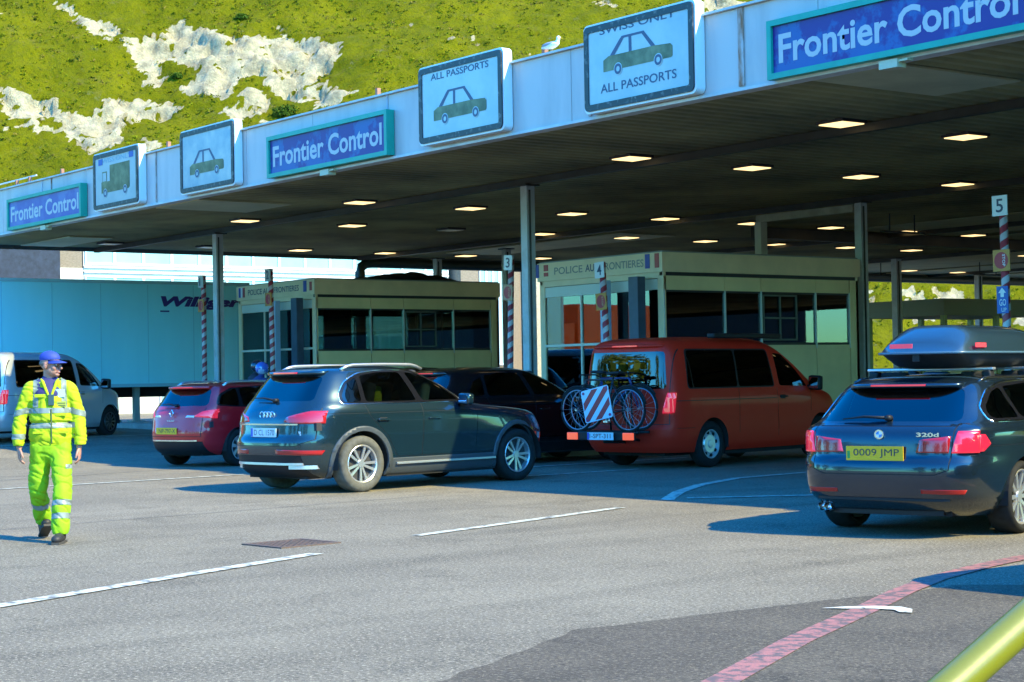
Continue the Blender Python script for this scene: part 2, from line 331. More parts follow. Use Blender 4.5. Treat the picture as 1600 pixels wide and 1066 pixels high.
ck = MX(MR(NZ(2.0, 7, 0.8), 0.57, 0.66, 0, 0.85), ck, (0.20, 0.17, 0.08))
ck = MX(MR(NZ(1.3, 8, 0.85, (1.0, 1.0, .35)), 0.56, 0.64, 0, 0.8), ck, (0.22, 0.20, 0.17))
ck = MX(MR(NZ(5.0, 8, 0.85), 0.55, 0.62, 0, 0.6), ck, (0.30, 0.27, 0.20))
ma = n.nodes.new("ShaderNodeMath"); ma.operation = 'ADD'; L.new(at.outputs['Fac'], ma.inputs[0]); L.new(MR(NZ(2.4, 7, 0.8), 0.2, 0.8, -0.6, 0.6), ma.inputs[1])
L.new(MX(MR(ma.outputs[0], 0.42, 0.58), g, ck), b.inputs['Base Color'])
b.inputs['Roughness'].default_value = 0.95; b.inputs['Specular IOR Level'].default_value = 0.1
bp = n.nodes.new("ShaderNodeBump"); bp.inputs['Strength'].default_value = 1.0; bp.inputs['Distance'].default_value = 0.35
L.new(NZ(3.0, 8, 0.8), bp.inputs['Height']); L.new(bp.outputs[0], b.inputs['Normal'])
tag(obj("hillside", bm, m, smooth=True), kind="structure")
# tussocks and low scrub on the slope
bm = bmesh.new(); rnd = random.Random(3)
def tuft(a, s, r):
    q = Vector((a, s, 0)); h = 2.2 * noise.noise(q * 0.045) + 0.9 * noise.noise(q * 0.17) + 0.30 * noise.noise(q * 0.7)
    c = HB + Rh * a + HS * s + HN * h; k = rnd.randint(6, 10); mi = 0 if rnd.random() < 0.62 else (1 if rnd.random() < 0.6 else 2)
    for _ in range(k):
        d = Vector((rnd.uniform(-1, 1), rnd.uniform(-1, 1), rnd.uniform(0, 1))).normalized(); p = c + d * r * rnd.uniform(0.4, 1.0)
        u = Vector((rnd.uniform(-1, 1), rnd.uniform(-1, 1), rnd.uniform(-1, 1))).normalized(); v = u.cross(d).normalized(); e = r * rnd.uniform(0.25, 0.5)
        f = bm.faces.new([bm.verts.new(p + u * e), bm.verts.new(p + v * e * 0.6), bm.verts.new(p - u * e), bm.verts.new(p - v * e * 0.5)]); f.material_index = mi
for _ in range(15000):
    a = rnd.uniform(-50, 45); s = rnd.uniform(0, 54)
    if 0.0 == chalk(a, s) and noise.noise(Vector((a * 0.22, s * 0.22, 12))) > -0.25: tuft(a, s, rnd.uniform(0.10, 0.28))
tag(obj("scrub", bm, [M("leaf_light", (0.13, 0.145, 0.002), 0.9, spec=0.1), M("leaf_dark", (0.050, 0.070, 0.002), 0.9, spec=0.1), M("leaf_dry", (0.15, 0.115, 0.02), 0.9, spec=0.1)]), kind="stuff", label="low yellow green scrub and tussocks growing on the chalk slope", cat="scrub")
# a few darker bushes that can be told apart
def bush(a, s, r, label):
    bmx = bmesh.new(); rr = random.Random(int(a * 31 + s)); c = Vector((0, 0, 0))
    for _ in range(900):
        d = Vector((rr.gauss(0, 1), rr.gauss(0, 1), rr.gauss(0, 1))).normalized(); k = rr.uniform(0.35, 1.0) * (1 + 0.35 * noise.noise(d * 2 + Vector((a, s, 0))))
        p = Vector((d.x * r * 1.3, d.y * r * 1.3, abs(d.z) * r)) * k
        u = Vector((rr.gauss(0, 1), rr.gauss(0, 1), rr.gauss(0, 1))).normalized(); v = u.cross(d).normalized(); e = rr.uniform(.06, .13)
        bmx.faces.new([bmx.verts.new(p + u * e), bmx.verts.new(p + v * e * .6), bmx.verts.new(p - u * e), bmx.verts.new(p - v * e * .6)])
    q = Vector((a, s, 0)); h = 2.2 * noise.noise(q * 0.045) + 0.9 * noise.noise(q * 0.17) + 0.30 * noise.noise(q * 0.7)
    t = thing("bush", label, "bush", HB + Rh * a + HS * s + HN * (h - 0.1), group="dark bushes on the slope")
    obj("foliage", bmx, M("bush_leaf", (0.04, 0.075, 0.006), 0.9, spec=0.1), t)
    b2 = bmesh.new()
    for k in range(4): cyl(b2, (0, 0, -.2), (0.5 * r * math.cos(k * 1.7), 0.5 * r * math.sin(k * 1.7), r * .6), .04, .02, 6)
    obj("stem", b2, M("bark", (0.09, 0.07, 0.05), 0.9), t)
bush(-20.4, 44.3, 0.45, "small dark green bush alone in the grass at the top above the chalk face")
bush(-24.6, 37.2, 0.40, "small dark green bush growing in the middle of the white chalk face")
bush(-16.0, 31.2, 0.9, "rounded bush between the two lowest patches of chalk")
# ================================================================== canopy
FASC = M("fascia_panel", (0.54, 0.47, 0.44), 0.45, col2=(0.42, 0.37, 0.35), vscale=2.5, detail=7, stretch=(1, 1, .18), thr=(.45, .75), bump=0.06, bscale=3)
SOFF = M("soffit_sheet", (0.44, 0.37, 0.16), 0.75, col2=(0.16, 0.14, 0.07), vscale=0.35, detail=6)
SOFL = M("soffit_flat_panel", (0.60, 0.55, 0.32), 0.7, var=0.2, vscale=1.2)
BEAM = M("dark_steel", (0.035, 0.035, 0.025), 0.6, var=0.4, vscale=2)
OLIVE = M("olive_steel", (0.14, 0.14, 0.08), 0.6, var=0.3, vscale=2)
RUSTY = M("rust_streak", (0.30, 0.12, 0.05), 0.8, col2=(0.5, 0.45, 0.42), vscale=6, stretch=(2, 2, 0.5))
WHTE = M("conduit_white", (0.7, .7, .7), .5)
ROOFM = M("roof_felt", (0.18, 0.18, 0.18), 0.9, var=0.3)
CX0, CX1, CY0, CY1 = -46.7, 57.0, 16.42, 76.0  # right end lengthened out of view to darken what glass and paint mirror
can = thing("canopy", "long flat canopy with pale blue fascia and dark ribbed underside over the control lanes", "canopy", (-20, 16.42, 0))
def cobj(name, bm, m, parent=can, smooth=False):
    o = obj(name, bm, m, None, smooth); o.parent = parent
    o.matrix_parent_inverse = Matrix.Translation(-Vector(parent.location)); return o
bm = bmesh.new()
x = CX0; k = 0; rnd = random.Random(5)
while x < CX1 - 0.01:                                   # fascia in pressed panels with open joints
    x1 = min(x + 2.42, CX1); box(bm, x + 0.006, x1 - 0.006, 16.42, 16.50, 5.16, 6.20, 0); x = x1
cobj("fascia", bm, FASC)
bm = bmesh.new(); x = CX0
while x < CX1: box(bm, x - 0.02, x + 0.02, 16.405, 16.43, 5.14, 6.22); x += 2.42 * 3
cobj("joint_cover", bm, M("joint_grey", (0.42, 0.42, 0.46), 0.6))
bm = bmesh.new()
box(bm, CX0 - .03, CX1, 16.38, 16.60, 5.115, 5.155); box(bm, CX0 - .03, CX1, 16.36, 16.62, 6.205, 6.235)
cobj("edge_trim", bm, M("trim_white", (0.62, 0.62, 0.6), 0.5, var=0.3, vscale=2))
bm = bmesh.new()                                        # corrugated soffit, ribs running away from the fascia
xs = []; x = CX0 + 0.1
while x < CX1 - 0.1:
    xs += [(x, 5.30), (x + 0.12, 5.30), (x + 0.15, 5.26), (x + 0.27, 5.26)]; x += 0.30
prev = None
ysx = [16.52, 30, 45, 60, CY1 - 0.1]
for px, pz in xs:
    cur = [bm.verts.new((px, y, pz)) for y in ysx]
    if prev:
        for j in range(len(ysx) - 1): bm.faces.new((prev[j], prev[j + 1], cur[j + 1], cur[j]))
    prev = cur
cobj("soffit", bm, SOFF)
bm = bmesh.new(); box(bm, CX0 + 0.02, CX1 - .02, 16.51, CY1 - .02, 6.0, 6.12); cobj("roof_deck", bm, ROOFM)
bm = bmesh.new()
box(bm, CX0, CX0 + 0.08, 16.51, CY1, 5.16, 6.18); box(bm, CX1 - .08, CX1, 16.51, CY1, 4.98, 6.18); box(bm, CX0 + .09, CX1 - .09, CY1 - .08, CY1, 5.0, 6.18)
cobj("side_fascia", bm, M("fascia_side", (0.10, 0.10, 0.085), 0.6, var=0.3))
bm = bmesh.new()
for X in (-33.0, -20.5, -8.0, 4.5): box(bm, X - .12, X + .12, 33.0, CY1 - .2, 4.95, 5.24)
for Y in (20.9, 29.5, 38.1, 46.5, 55.8): box(bm, CX0 + .2, CX1 - .1, Y - .07, Y + .07, 5.12, 5.245)
cobj("roof_beam", bm, BEAM)
for (x0, x1, y0, y1) in ((-16.0, -14.6, 16.98, 19.55), (-35.2, -33.2, 17.2, 19.4), (-46.2, -43.0, 18.6, 19.8), (-44, -36, 31.0, 33.0)):
    bm = bmesh.new(); box(bm, x0, x1, y0, y1, 5.225, 5.25); cobj("flat_panel", bm, SOFL)
for Y in (48, 53.5, 59): bm = bmesh.new(); box(bm, -46.4, -33.3, Y, Y + 4.6, 5.225, 5.25); cobj("flat_panel", bm, SOFL)
for Y in (36, 41.6, 47.2, 52.8, 58.4): bm = bmesh.new(); box(bm, -32.7, -20.8, Y, Y + 4.6, 5.235, 5.25); cobj("flat_panel", bm, SOFL)
bm = bmesh.new(); tube(bm, [(-46.3, 29.4, 0.35), (-46.3, 29.4, 4.75), (-46.3, 29.46, 4.92), (-46.3, 29.62, 5.03), (-46.3, 29.9, 5.05), (-46.3, 62, 5.05)], 0.155, 12)
cobj("duct", bm, M("duct_green", (0.035, 0.05, 0.035), 0.5), smooth=True)
# upstand brackets on top of the fascia
for X in (-45.6, -43.2, -41.6, -40.8, -38.9, -30.9, -25.6, -21.0, -15.98, -33.5):
    bm = bmesh.new(); box(bm, X - .035, X + .035, 16.64, 16.71, 6.1, 6.43); cobj("bracket", bm, M("bracket_rust", (0.35, 0.16, 0.10), 0.8, var=0.4, vscale=5))
bm = bmesh.new(); box(bm, -43.4, -40.5, 16.7, 16.73, 6.431, 6.46); cobj("conduit", bm, WHTE)
for X, wd in ((-16.58, 0.10), (-19.65, 0.07), (-33.55, 0.035), (-38.9, 0.03)):
    bm = bmesh.new(); box(bm, X - wd / 2, X + wd / 2, 16.398, 16.416, 5.18, 6.20); cobj("rust_stain", bm, RUSTY)
# columns
COLM = M("column_paint", (0.50, 0.52, 0.52), 0.5, col2=(0.32, 0.30, 0.24), vscale=1.6, thr=(0.45, 0.75), bump=0.05, bscale=8)
def column(x, y, label, s=0.20, z1=5.12):
    t = thing("column", label, "column", (x, y, 0), group="steel columns carrying the canopy"); g = gz(x)
    b = bmesh.new(); box(b, -s / 2, s / 2, -s / 2, s / 2, g + 0.16, z1 - 0.02, 0, 0.015); obj("shaft", b, COLM, t)
    b = bmesh.new(); box(b, -s * .85, s * .85, -s * .85, s * .85, z1 - 0.02, z1 + 0.01); obj("cap_plate", b, BEAM, t)
    b = bmesh.new(); box(b, -s * .9, s * .9, -s * .9, s * .9, g + .14, g + .16); obj("base_plate", b, BEAM, t)
    b = bmesh.new(); cyl(b, (s / 2 + .03, -.05, g + .2), (s / 2 + .03, -.05, z1 - .1), .02, seg=8); obj("conduit", b, BEAM, t)
    return t
column(-26.94, 20.9, "tall pale column just left of the nearer control booth, the nearest to the fascia in the middle")
column(-39.34, 20.87, "pale column standing in front of the lorry trailer, left of the farther booth")
column(-26.2, 29.43, "grey green column at the far right corner of the nearer booth")
column(-44.73, 31.19, "olive column far back above the dark tarpaulin on the booth roof", 0.2)
column(-40.6, 30.7, "olive column far back behind the leaning striped pole", 0.2)
column(-38.8, 45.24, "brown column far back just right of the nearer booth", 0.24)
column(-43.84, 55.82, "thin dark column farthest back in front of the green slope", 0.22)
column(-14.3, 20.9, "column to the right of the last lane, by the fascia")
column(-13.9, 29.4, "column at the right edge behind the roof box")
# portal of light section beside the right column
t = thing("portal_frame", "pale steel cross beam and short post fixed beside the far corner column under the canopy", "steel frame", (-29.3, 29.43, 0))
b = bmesh.new(); box(b, 0.0, 2.93, -.07, .07, 4.92, 5.08); obj("cross_beam", b, M("pale_steel", (0.42, 0.40, 0.28), 0.6, var=0.3), t)
b = bmesh.new(); box(b, -.02, .18, -.1, .1, 3.9, 4.915); obj("post", b, M("pale_steel2", (0.55, 0.50, 0.42), 0.6), t)
# traffic islands (raised kerbs)
KERB = M("kerb_concrete", (0.33, 0.33, 0.31), 0.8, var=0.3, vscale=3, bump=0.3)
for (x0, x1, y0, y1) in ((-30.2, -25.5, 19.6, 33), (-43.1, -38.4, 19.6, 33), (-17.6, -12.9, 19.6, 33)):
    b = bmesh.new(); g = gz((x0 + x1) / 2); box(b, x0, x1, y0, y1, g - .3, g + 0.14, 0, 0.02); tag(obj("traffic_island", b, KERB), kind="structure")
# ceiling lights: one recessed lamp in every bay
LGT = M("lamp_diffuser", (0.9, 0.85, 0.7), 0.4, emit=(1.0, 0.70, 0.30), es=0.60)
LOFF = M("lamp_diffuser_off", (0.35, 0.37, 0.33), 0.4)
LFR = M("lamp_frame", (0.04, 0.03, 0.03), 0.6)
rows = [(-18.55, 20.45, 6, 2.93), (-23.4, 20.45, 8, 2.93), (-32.1, 20.4, 9, 2.90), (-37.0, 20.35, 11, 2.94), (-44.6, 20.45, 13, 2.93), (-11.0, 20.45, 5, 2.93)]
def lamp(x, y, on, label):
    t = thing("ceiling_light", label, "ceiling light", (x, y, 5.21), group="square lamps recessed in the canopy underside")
    b = bmesh.new(); box(b, -.275, .275, -.275, .275, .01, .06); obj("frame", b, LFR, t)
    b = bmesh.new(); box(b, -.24, .24, -.24, .24, -.005, .0095); obj("diffuser", b, LGT if on else LOFF, t)
rn = {-18.55: "row nearest the viewer", -23.4: "second row", -32.1: "third row", -37.0: "fourth row", -44.6: "last row at the far edge", -11.0: "row beyond the right edge"}
ordn = ["first", "second", "third", "fourth", "fifth", "sixth", "seventh", "eighth", "ninth", "tenth", "eleventh", "twelfth", "thirteenth"]
for X, Y0, N, st in rows:
    for i in range(N):
        on = not ((X == -37.0 and i == 2) or (X == -44.6 and i < 2) or (X == -11.0))
        lamp(X, Y0 + i * st, on, "%s square ceiling lamp from the fascia, %s" % (ordn[i], rn[X]))
# hanging strip lights on rods
HANG = M("hanger_black", (0.02, 0.02, 0.02), 0.6)
for i, (x, y, lb) in enumerate(((-28.5, 33.5, "thin black hanging cradle above the nearer booth roof"), (-41.8, 47.5, "black hanging cradle left of the brown far column"), (-40.0, 51.5, "black hanging cradle in the middle of the gap at the far right"), (-37.4, 54.5, "black hanging cradle beside the top of the thin far column"))):
    t = thing("hanging_cradle", lb, "light fitting", (x, y, 5.22), group="cradles hung from the soffit")
    b = bmesh.new(); cyl(b, (-.02, -.45, 0), (-.02, -.45, -.42), .02, seg=6); cyl(b, (-.02, .45, 0), (-.02, .45, -.42), .02, seg=6); obj("rod", b, HANG, t)
    b = bmesh.new(); box(b, -.06, .06, -.75, .75, -.46, -.42); obj("rail", b, HANG, t)
# ================================================================== signs on the fascia
GREEN = M("sign_green", (0.0, 0.33, 0.23), 0.4, var=0.15)
WHT = M("sign_white", (0.72, 0.74, 0.74), 0.35)
BLK = M("sign_black", (0.02, 0.018, 0.022), 0.45, col2=(0.12, .11, .10), vscale=9, detail=8, thr=(.56, .66))
FACE = M("faded_sign_face", (0.44, 0.44, 0.43), 0.3, col2=(0.32, 0.35, 0.36), vscale=1.6, detail=6, spec=0.8)
FACE2 = M("clouded_sign_face", (0.46, 0.43, 0.40), 0.3, col2=(0.22, 0.27, 0.33), vscale=2.2, detail=7, spec=0.8)
BLUES = M("patchy_blue_face", (0.030, 0.006, 0.17), 0.45, col2=(0.02, 0.075, 0.27), vscale=2.0, detail=9, thr=(0.47, 0.53))
BLUEL = M("faded_blue_face", (0.08, 0.08, 0.30), 0.45, col2=(0.12, 0.15, 0.36), vscale=2.0, detail=9, thr=(0.45, 0.6))
CARG = M("pictogram_olive", (0.075, 0.065, 0.01), 0.4, col2=(0.22, 0.20, 0.08), vscale=3)
CARB = M("pictogram_ink", (0.07, 0.08, 0.14), 0.5)
LET = M("letter_white", (0.50, 0.47, 0.46), 0.5)
LETG = M("letter_ink", (0.05, 0.07, 0.13), 0.5)
LETF = M("letter_faint", (0.22, 0.34, 0.42), 0.5)
def frontier(x0, x1, z0, z1, face, label):
    x0, x1, z0, z1 = x0 * 1.0085, x1 * 1.0085, 1.46 + (z0 - 1.46) * 1.0085, 1.46 + (z1 - 1.46) * 1.0085
    t = thing("frontier_sign", label, "sign", (x0, 16.405, z0), group="green framed name signs on the fascia")
    w = x1 - x0; h = z1 - z0; f = 0.075
    b = bmesh.new(); box(b, 0, w, -.16, -.09, 0, f); box(b, 0, w, -.16, -.09, h - f, h); box(b, 0, f, -.16, -.09, f, h - f); box(b, w - f, w, -.16, -.09, f, h - f); box(b, 0.002, w - .002, -.089, 0, 0.002, h - .002)
    obj("frame", b, GREEN, t)
    b = bmesh.new(); box(b, f + .002, w - f - .002, -.12, -.092, f + .002, h - f - .002); obj("face", b, face, t)
    text("lettering", "Frontier Control", LET, t, (f + .10, -.124, h * .25), w - 2 * f - .22, h * .50, bold=0.022)
    b = bmesh.new(); box(b, w * .45, w * .45 + .28, -.12, .04, -.13, -.03); box(b, w * .45 + .27, w * .45 + .42, -.10, .0, -.07, -.045); obj("camera_housing", b, M("cream_metal", (0.50, 0.48, 0.32), 0.5), t)
frontier(-40.85, -36.62, 5.13, 5.86, BLUEL, "faded small looking Frontier Control name sign at the far left end of the fascia")
frontier(-28.46, -24.50, 5.14, 5.89, BLUES, "patchy blue Frontier Control name sign with green frame in the middle of the fascia")
frontier(-15.83, -11.87, 5.12, 5.86, BLUES, "large looking blue Frontier Control name sign at the upper right, nearest the viewer")
def rrect(x0, x1, z0, z1, r, n=5):
    P = []
    for cx, cz, a0 in ((x1 - r, z1 - r, 0), (x0 + r, z1 - r, 90), (x0 + r, z0 + r, 180), (x1 - r, z0 + r, 270)):
        for i in range(n + 1):
            a = math.radians(a0 + 90 * i / n); P.append((cx + r * math.cos(a), cz + r * math.sin(a)))
    return P
def frame2d(bm, P, Q, y0, y1, mi=0):                   # ring between two loops of equal length, extruded y0..y1
    n = len(P); A = [bm.verts.new((p[0], y0, p[1])) for p in P]; B = [bm.verts.new((p[0], y0, p[1])) for p in Q]
    C = [bm.verts.new((p[0], y1, p[1])) for p in P]; D = [bm.verts.new((p[0], y1, p[1])) for p in Q]
    for i in range(n):
        j = (i + 1) % n
        for q in ((A[i], A[j], B[j], B[i]), (A[i], C[i], C[j], A[j]), (B[i], B[j], D[j], D[i])): bm.faces.new(q).material_index = mi
    bmesh.ops.recalc_face_normals(bm, faces=bm.faces[:])
def disc(bm, c, r0, r1, y, seg=24, mi=0):
    A = [bm.verts.new((c[0] + r1 * math.cos(2 * PI * i / seg), y, c[1] + r1 * math.sin(2 * PI * i / seg))) for i in range(seg)]
    if r0 <= 0: bm.faces.new(A[::-1]).material_index = mi; return
    B = [bm.verts.new((c[0] + r0 * math.cos(2 * PI * i / seg), y, c[1] + r0 * math.sin(2 * PI * i / seg))) for i in range(seg)]
    for i in range(seg): bm.faces.new((A[i], B[i], B[(i + 1) % seg], A[(i + 1) % seg])).material_index = mi
def flat(bm, P, y, mi=0):
    f = bm.faces.new([bm.verts.new((p[0], y, p[1])) for p in P]); f.material_index = mi
def passport(x0, x1, z0, z1, label, kind, top=None, bot=None, face=FACE, faint=False):
    x0, x1, z0, z1 = x0 * 1.008, x1 * 1.008, 1.46 + (z0 - 1.46) * 1.006, 1.46 + (z1 - 1.46) * 1.006
    t = thing("passport_sign", label, "sign", (x0, 16.405, z0), group="black framed pictogram signs on the fascia")
    w = x1 - x0; h = z1 - z0
    b = bmesh.new(); prism(b, rrect(0, w, 0, h, .09), 'y', -.16, 0.0); obj("cabinet", b, WHT, t)
    O = rrect(.03, w - .03, .03, h - .03, .08); I = rrect(.12, w - .12, .12, h - .12, .03)
    b = bmesh.new(); frame2d(b, O, I, -.185, -.162); obj("border", b, BLK, t)
    b = bmesh.new(); prism(b, rrect(.118, w - .118, .118, h - .118, .03), 'y', -.170, -.162); obj("face", b, face, t)
    y = -.173; y2 = -.176; y3 = -.179
    ink = CARB; 
    b = bmesh.new(); cw = .62 * w; cx = .19 * w; cz = (.26 if bot is None else .41) * h; H = (.38 if kind == 'car' else .44) * h
    if kind == 'car':
        P = [(0, .06), (0, .40), (.08, .50), (.74, .50), (.97, .46), (1.0, .38), (1.0, .10), (.98, .06)]
        P = [(1 - p[0], p[1]) for p in P][::-1] if False else P
        flat(b, [(cx + p[0] * cw, cz + p[1] * H) for p in P], y, 0)
        for q in ([(.10, .50), (.25, .93), (.31, .93), (.17, .50)], [(.25, .93), (.28, 1.0), (.60, 1.0), (.62, .93)], [(.57, .93), (.62, .93), (.76, .50), (.70, .50)], [(.38, .93), (.42, .93), (.42, .50), (.38, .50)]):
            flat(b, [(cx + p[0] * cw, cz + p[1] * H) for p in q], y - .0005, 1)
        ws = ((.22, .07), (.80, .07))
    else:
        flat(b, [(cx + p[0] * cw, cz + p[1] * H) for p in ((.0, .06), (0, .5), (.03, .5), (.03, .9), (.2, .9), (.2, .5), (.3, .5), (.3, 1.12), (1, 1.12), (1, .12), (.95, .06))], y, 0)
        flat(b, [(cx + p[0] * cw, cz + p[1] * H) for p in ((.05, .52), (.05, .85), (.18, .85), (.18, .52))], y2, 2)
        ws = ((.14, .05), (.84, .05))
    for q in ws:
        c = (cx + q[0] * cw, cz + q[1] * H); disc(b, c, 0, .16 * H * 1.15, y2, mi=2); disc(b, c, .08 * H, .155 * H, y3, mi=1)
    bmesh.ops.recalc_face_normals(b, faces=b.faces[:])
    for f in b.faces:
        if f.normal.y > 0: f.normal_flip()
    obj("pictogram", b, [CARG, ink, face], t)
    if top: text("top_lettering", top, LETF if faint else LETG, t, (w * .16, y, h * (.80 if bot is None else .855)), w * .68, h * .085, bold=.004 if faint else 0.012)
    if bot: text("lower_lettering", bot, LETG, t, (w * .16, y, h * .20), w * .68, h * .10, bold=0.012)
    if kind != 'car':
        for u, zz in ((.13, .78), (.80, .80)):
            b = bmesh.new(); box(b, u * w, u * w + .2, y - .004, y, zz * h, zz * h + .13); obj("flag_mark", b, M("flag_blue", (0.05, 0.10, 0.34), 0.5), t)
passport(-35.95, -33.72, 5.17, 6.40, "pictogram sign with an open backed truck, leftmost of the black framed signs", 'truck', top="SWISS ONLY", faint=True)
passport(-31.88, -29.65, 5.15, 6.40, "clouded pictogram sign with a faded car and no wording", 'car', face=FACE2)
passport(-23.56, -21.30, 5.17, 6.42, "pictogram sign reading ALL PASSPORTS above a car with a dark roof", 'car', top="ALL PASSPORTS", face=FACE)
passport(-19.42, -17.12, 5.15, 6.40, "pictogram sign reading ALL PASSPORTS below a car, SWISS ONLY cut off above", 'car', top="SWISS ONLY", bot="ALL PASSPORTS")
# gull standing on top of the fascia
g = thing("gull", "white and grey gull standing on top of the fascia between two pictogram signs", "bird", (-20.62, 16.5, 6.235), rz=0.3); g.scale = (.68, .68, .72)
b = bmesh.new(); bmesh.ops.create_uvsphere(b, u_segments=20, v_segments=12, radius=1)
for v in b.verts:
    x, y, z = v.co; tp = 1 - 0.35 * max(0, -x); v.co = Vector((x * .20 - (0.10 if x < -.6 else 0) * (-x - .6) * 2, y * .075 * tp, z * .075 * tp + .17 + .03 * x))
n0 = set(b.verts); tube(b, [(.10, 0, .19), (.16, 0, .24), (.17, 0, .29)], [.055, .045, .04], 10)
s = bmesh.ops.create_uvsphere(b, u_segments=14, v_segments=10, radius=.048)
for v in s['verts']: v.co = v.co + Vector((.18, 0, .30))
obj("body", b, M("gull_white", (0.75, 0.75, 0.75), 0.8), g, True)
b = bmesh.new(); cyl(b, (.22, 0, .295), (.29, 0, .285), .014, .004, 8); obj("beak", b, M("beak_yellow", (0.6, 0.35, 0.03), 0.5), g)
b = bmesh.new(); bmesh.ops.create_uvsphere(b, u_segments=16, v_segments=10, radius=1)
for v in b.verts: v.co = Vector((v.co.x * .19 - .06, v.co.y * .080, v.co.z * .045 + .20 + .02 * v.co.x))
obj("wing", b, M("gull_grey", (0.25, 0.30, 0.36), 0.8), g, True)
for sy in (-.03, .03):
    b = bmesh.new(); cyl(b, (.0, sy, 0), (0, sy, .11), .008, seg=6); obj("leg", b, M("gull_leg", (0.5, 0.3, 0.2), 0.6), g)
# ================================================================== passport booths
CRM = M("booth_cream", (0.88, 0.68, 0.42), 0.55, var=0.12, vscale=1.5)
CRP = M("booth_panel", (0.86, 0.68, 0.36), 0.55, var=0.15, vscale=0.8)
TRIM = M("booth_trim", (0.75, 0.70, 0.58), 0.5)
DARK = M("booth_dark", (0.02, 0.025, 0.03), 0.5)
BGL = GLASS("booth_glass", (0.34, 0.50, 0.50), 1.7)
SILV = M("mullion_alloy", (0.55, 0.60, 0.60), 0.35, metal=0.4)
POSTB = M("post_light_blue", (0.38, 0.50, 0.68), 0.4)
PILB = M("pillar_slate_blue", (0.06, 0.09, 0.14), 0.5, var=0.3)
def glassbox(b, x0, x1, y0, y1, z0, z1): box(b, x0, x1, y0, y1, z0, z1)
def booth(x0, x1, y0, y1, g, top, label, right):
    t = thing("control_booth", label, "booth", ((x0 + x1) / 2, y0, g), group="police booths on the traffic islands")
    X0 = -(x1 - x0) / 2; X1 = -X0; Y1 = y1 - y0; H = top - g
    fb = H - 0.38                                    # underside of the top band
    b = bmesh.new(); box(b, X0 - .03, X1 + .03, -.04, Y1 + .04, fb, H); obj("roof_band", b, CRM, t)
    b = bmesh.new(); box(b, X0, X1, 0, Y1, H + .001, H + .03); box(b, X0 - .05, X1 + .05, -.06, Y1 + .06, H - .0, H + .0009); obj("roof", b, M("roof_grey", (0.3, 0.3, 0.28), 0.8), t)
    b = bmesh.new(); box(b, X0 + .05, X1 - .05, .05, Y1 - .05, .14, .55); obj("floor_slab", b, KERB, t)
    s = H - 0.06; wt = fb - .36; wb = H - 1.78       # window top, sill
    # side walls (both long sides): dark line, upper panels, windows, lower panels
    cuts = [0.02, 1.65, 2.66, 4.25, Y1 - .28]
    for sx, xx in ((1, X1), (-1, X0)):
        b = bmesh.new(); a, c = sorted((xx, xx - sx * .07)); 
        for u, v in zip(cuts, cuts[1:]): box(b, a, c, u + .012, v - .012, wt + .01, fb - .075)
        for u, v in zip(cuts, cuts[1:]): box(b, a, c, u + .012, v - .012, .14, wb - .03)
        box(b, a, c, Y1 - .26, Y1 - .001, .14, fb - .075)
        obj("panel", b, CRP, t)
        b = bmesh.new(); a2, c2 = sorted((xx - sx * .02, xx - sx * .10)); box(b, a2, c2, .0, Y1 - .01, fb - .074, fb - .001); box(b, a2, c2, .09, Y1 - .1, wt - .03, wt + .009); box(b, a2, c2, .09, Y1 - .1, wb - .029, wb + .02); obj("dark_rail", b, DARK, t)
        for u in cuts:
            b = bmesh.new(); a3, c3 = sorted((xx + sx * .012, xx - sx * .06)); box(b, a3, c3, u - .011, u + .011, wb - .1, wt + .02); obj("mullion", b, SILV, t)
        for u, v in zip(cuts, cuts[1:]):
            b = bmesh.new(); a4, c4 = sorted((xx - sx * .03, xx - sx * .036)); box(b, a4, c4, u + .012, v - .012, wb + .021, wt - .031); obj("window", b, BGL, t)
        b = bmesh.new(); a5, c5 = sorted((xx + sx * .01, xx - sx * .02)); u, v = cuts[2] + .06, cuts[2] + .06 + .95
        for z in (wb + .06, (wb + wt) / 2 - .02, wt - .08): box(b, a5, c5, u, v, z, z + .035)
        for y in (u, (u + v) / 2, v): box(b, a5, c5, y - .015, y + .015, wb + .06, wt - .05)
        obj("sliding_window_frame", b, M("green_grey_frame", (0.10, 0.13, 0.11), 0.5), t)
    # front and back
    for (ya, yb, sg) in ((0.0, .07, -1), (Y1 - .07, Y1, 1)):
        b = bmesh.new()
        box(b, X0, X0 + .16, ya, yb, .14, fb - .001); box(b, X1 - .16, X1, ya, yb, .14, fb - .001)
        box(b, X0 + .16, X1 - .16, ya, yb, fb - .12, fb - .001)
        obj("corner_post" if sg < 0 else "rear_frame", b, CRM, t)
        b = bmesh.new(); box(b, X0 + .17, X1 - .17, ya + .01, yb - .01, wt + .02, fb - .13); obj("upper_panel", b, M("booth_pale_panel", (0.66, 0.68, 0.58), 0.5), t)
        b = bmesh.new(); box(b, X0 + .161, X1 - .161, ya - .01 if sg < 0 else ya, yb, wb + .02, wb + .07); box(b, X0 + .161, X1 - .161, ya, yb, .14, .75); obj("sill", b, TRIM, t)
        for k in (1, 2):
            b = bmesh.new(); xx = X0 + .16 + (X1 - X0 - .32) * k / 3 if k == 1 else X1 - .95; box(b, xx - .02, xx + .02, ya, yb, .75, wt + .02); obj("mullion", b, TRIM, t)
        b = bmesh.new(); box(b, X0 + .17, X1 - .17, ya + .03, ya + .036, wb + .075, wt + .015); obj("window", b, BGL, t)
        b = bmesh.new(); box(b, X0 + .17, X1 - .17, ya + .03, ya + .036, .76, wb + .015); obj("lower_window", b, BGL, t)
    # light post and slate pillar against the front
    b = bmesh.new(); xx = X0 + 2.36; box(b, xx - .085, xx + .085, -.27, -.12, .0, fb - .1, 0, .01); obj("front_post", b, POSTB, t)
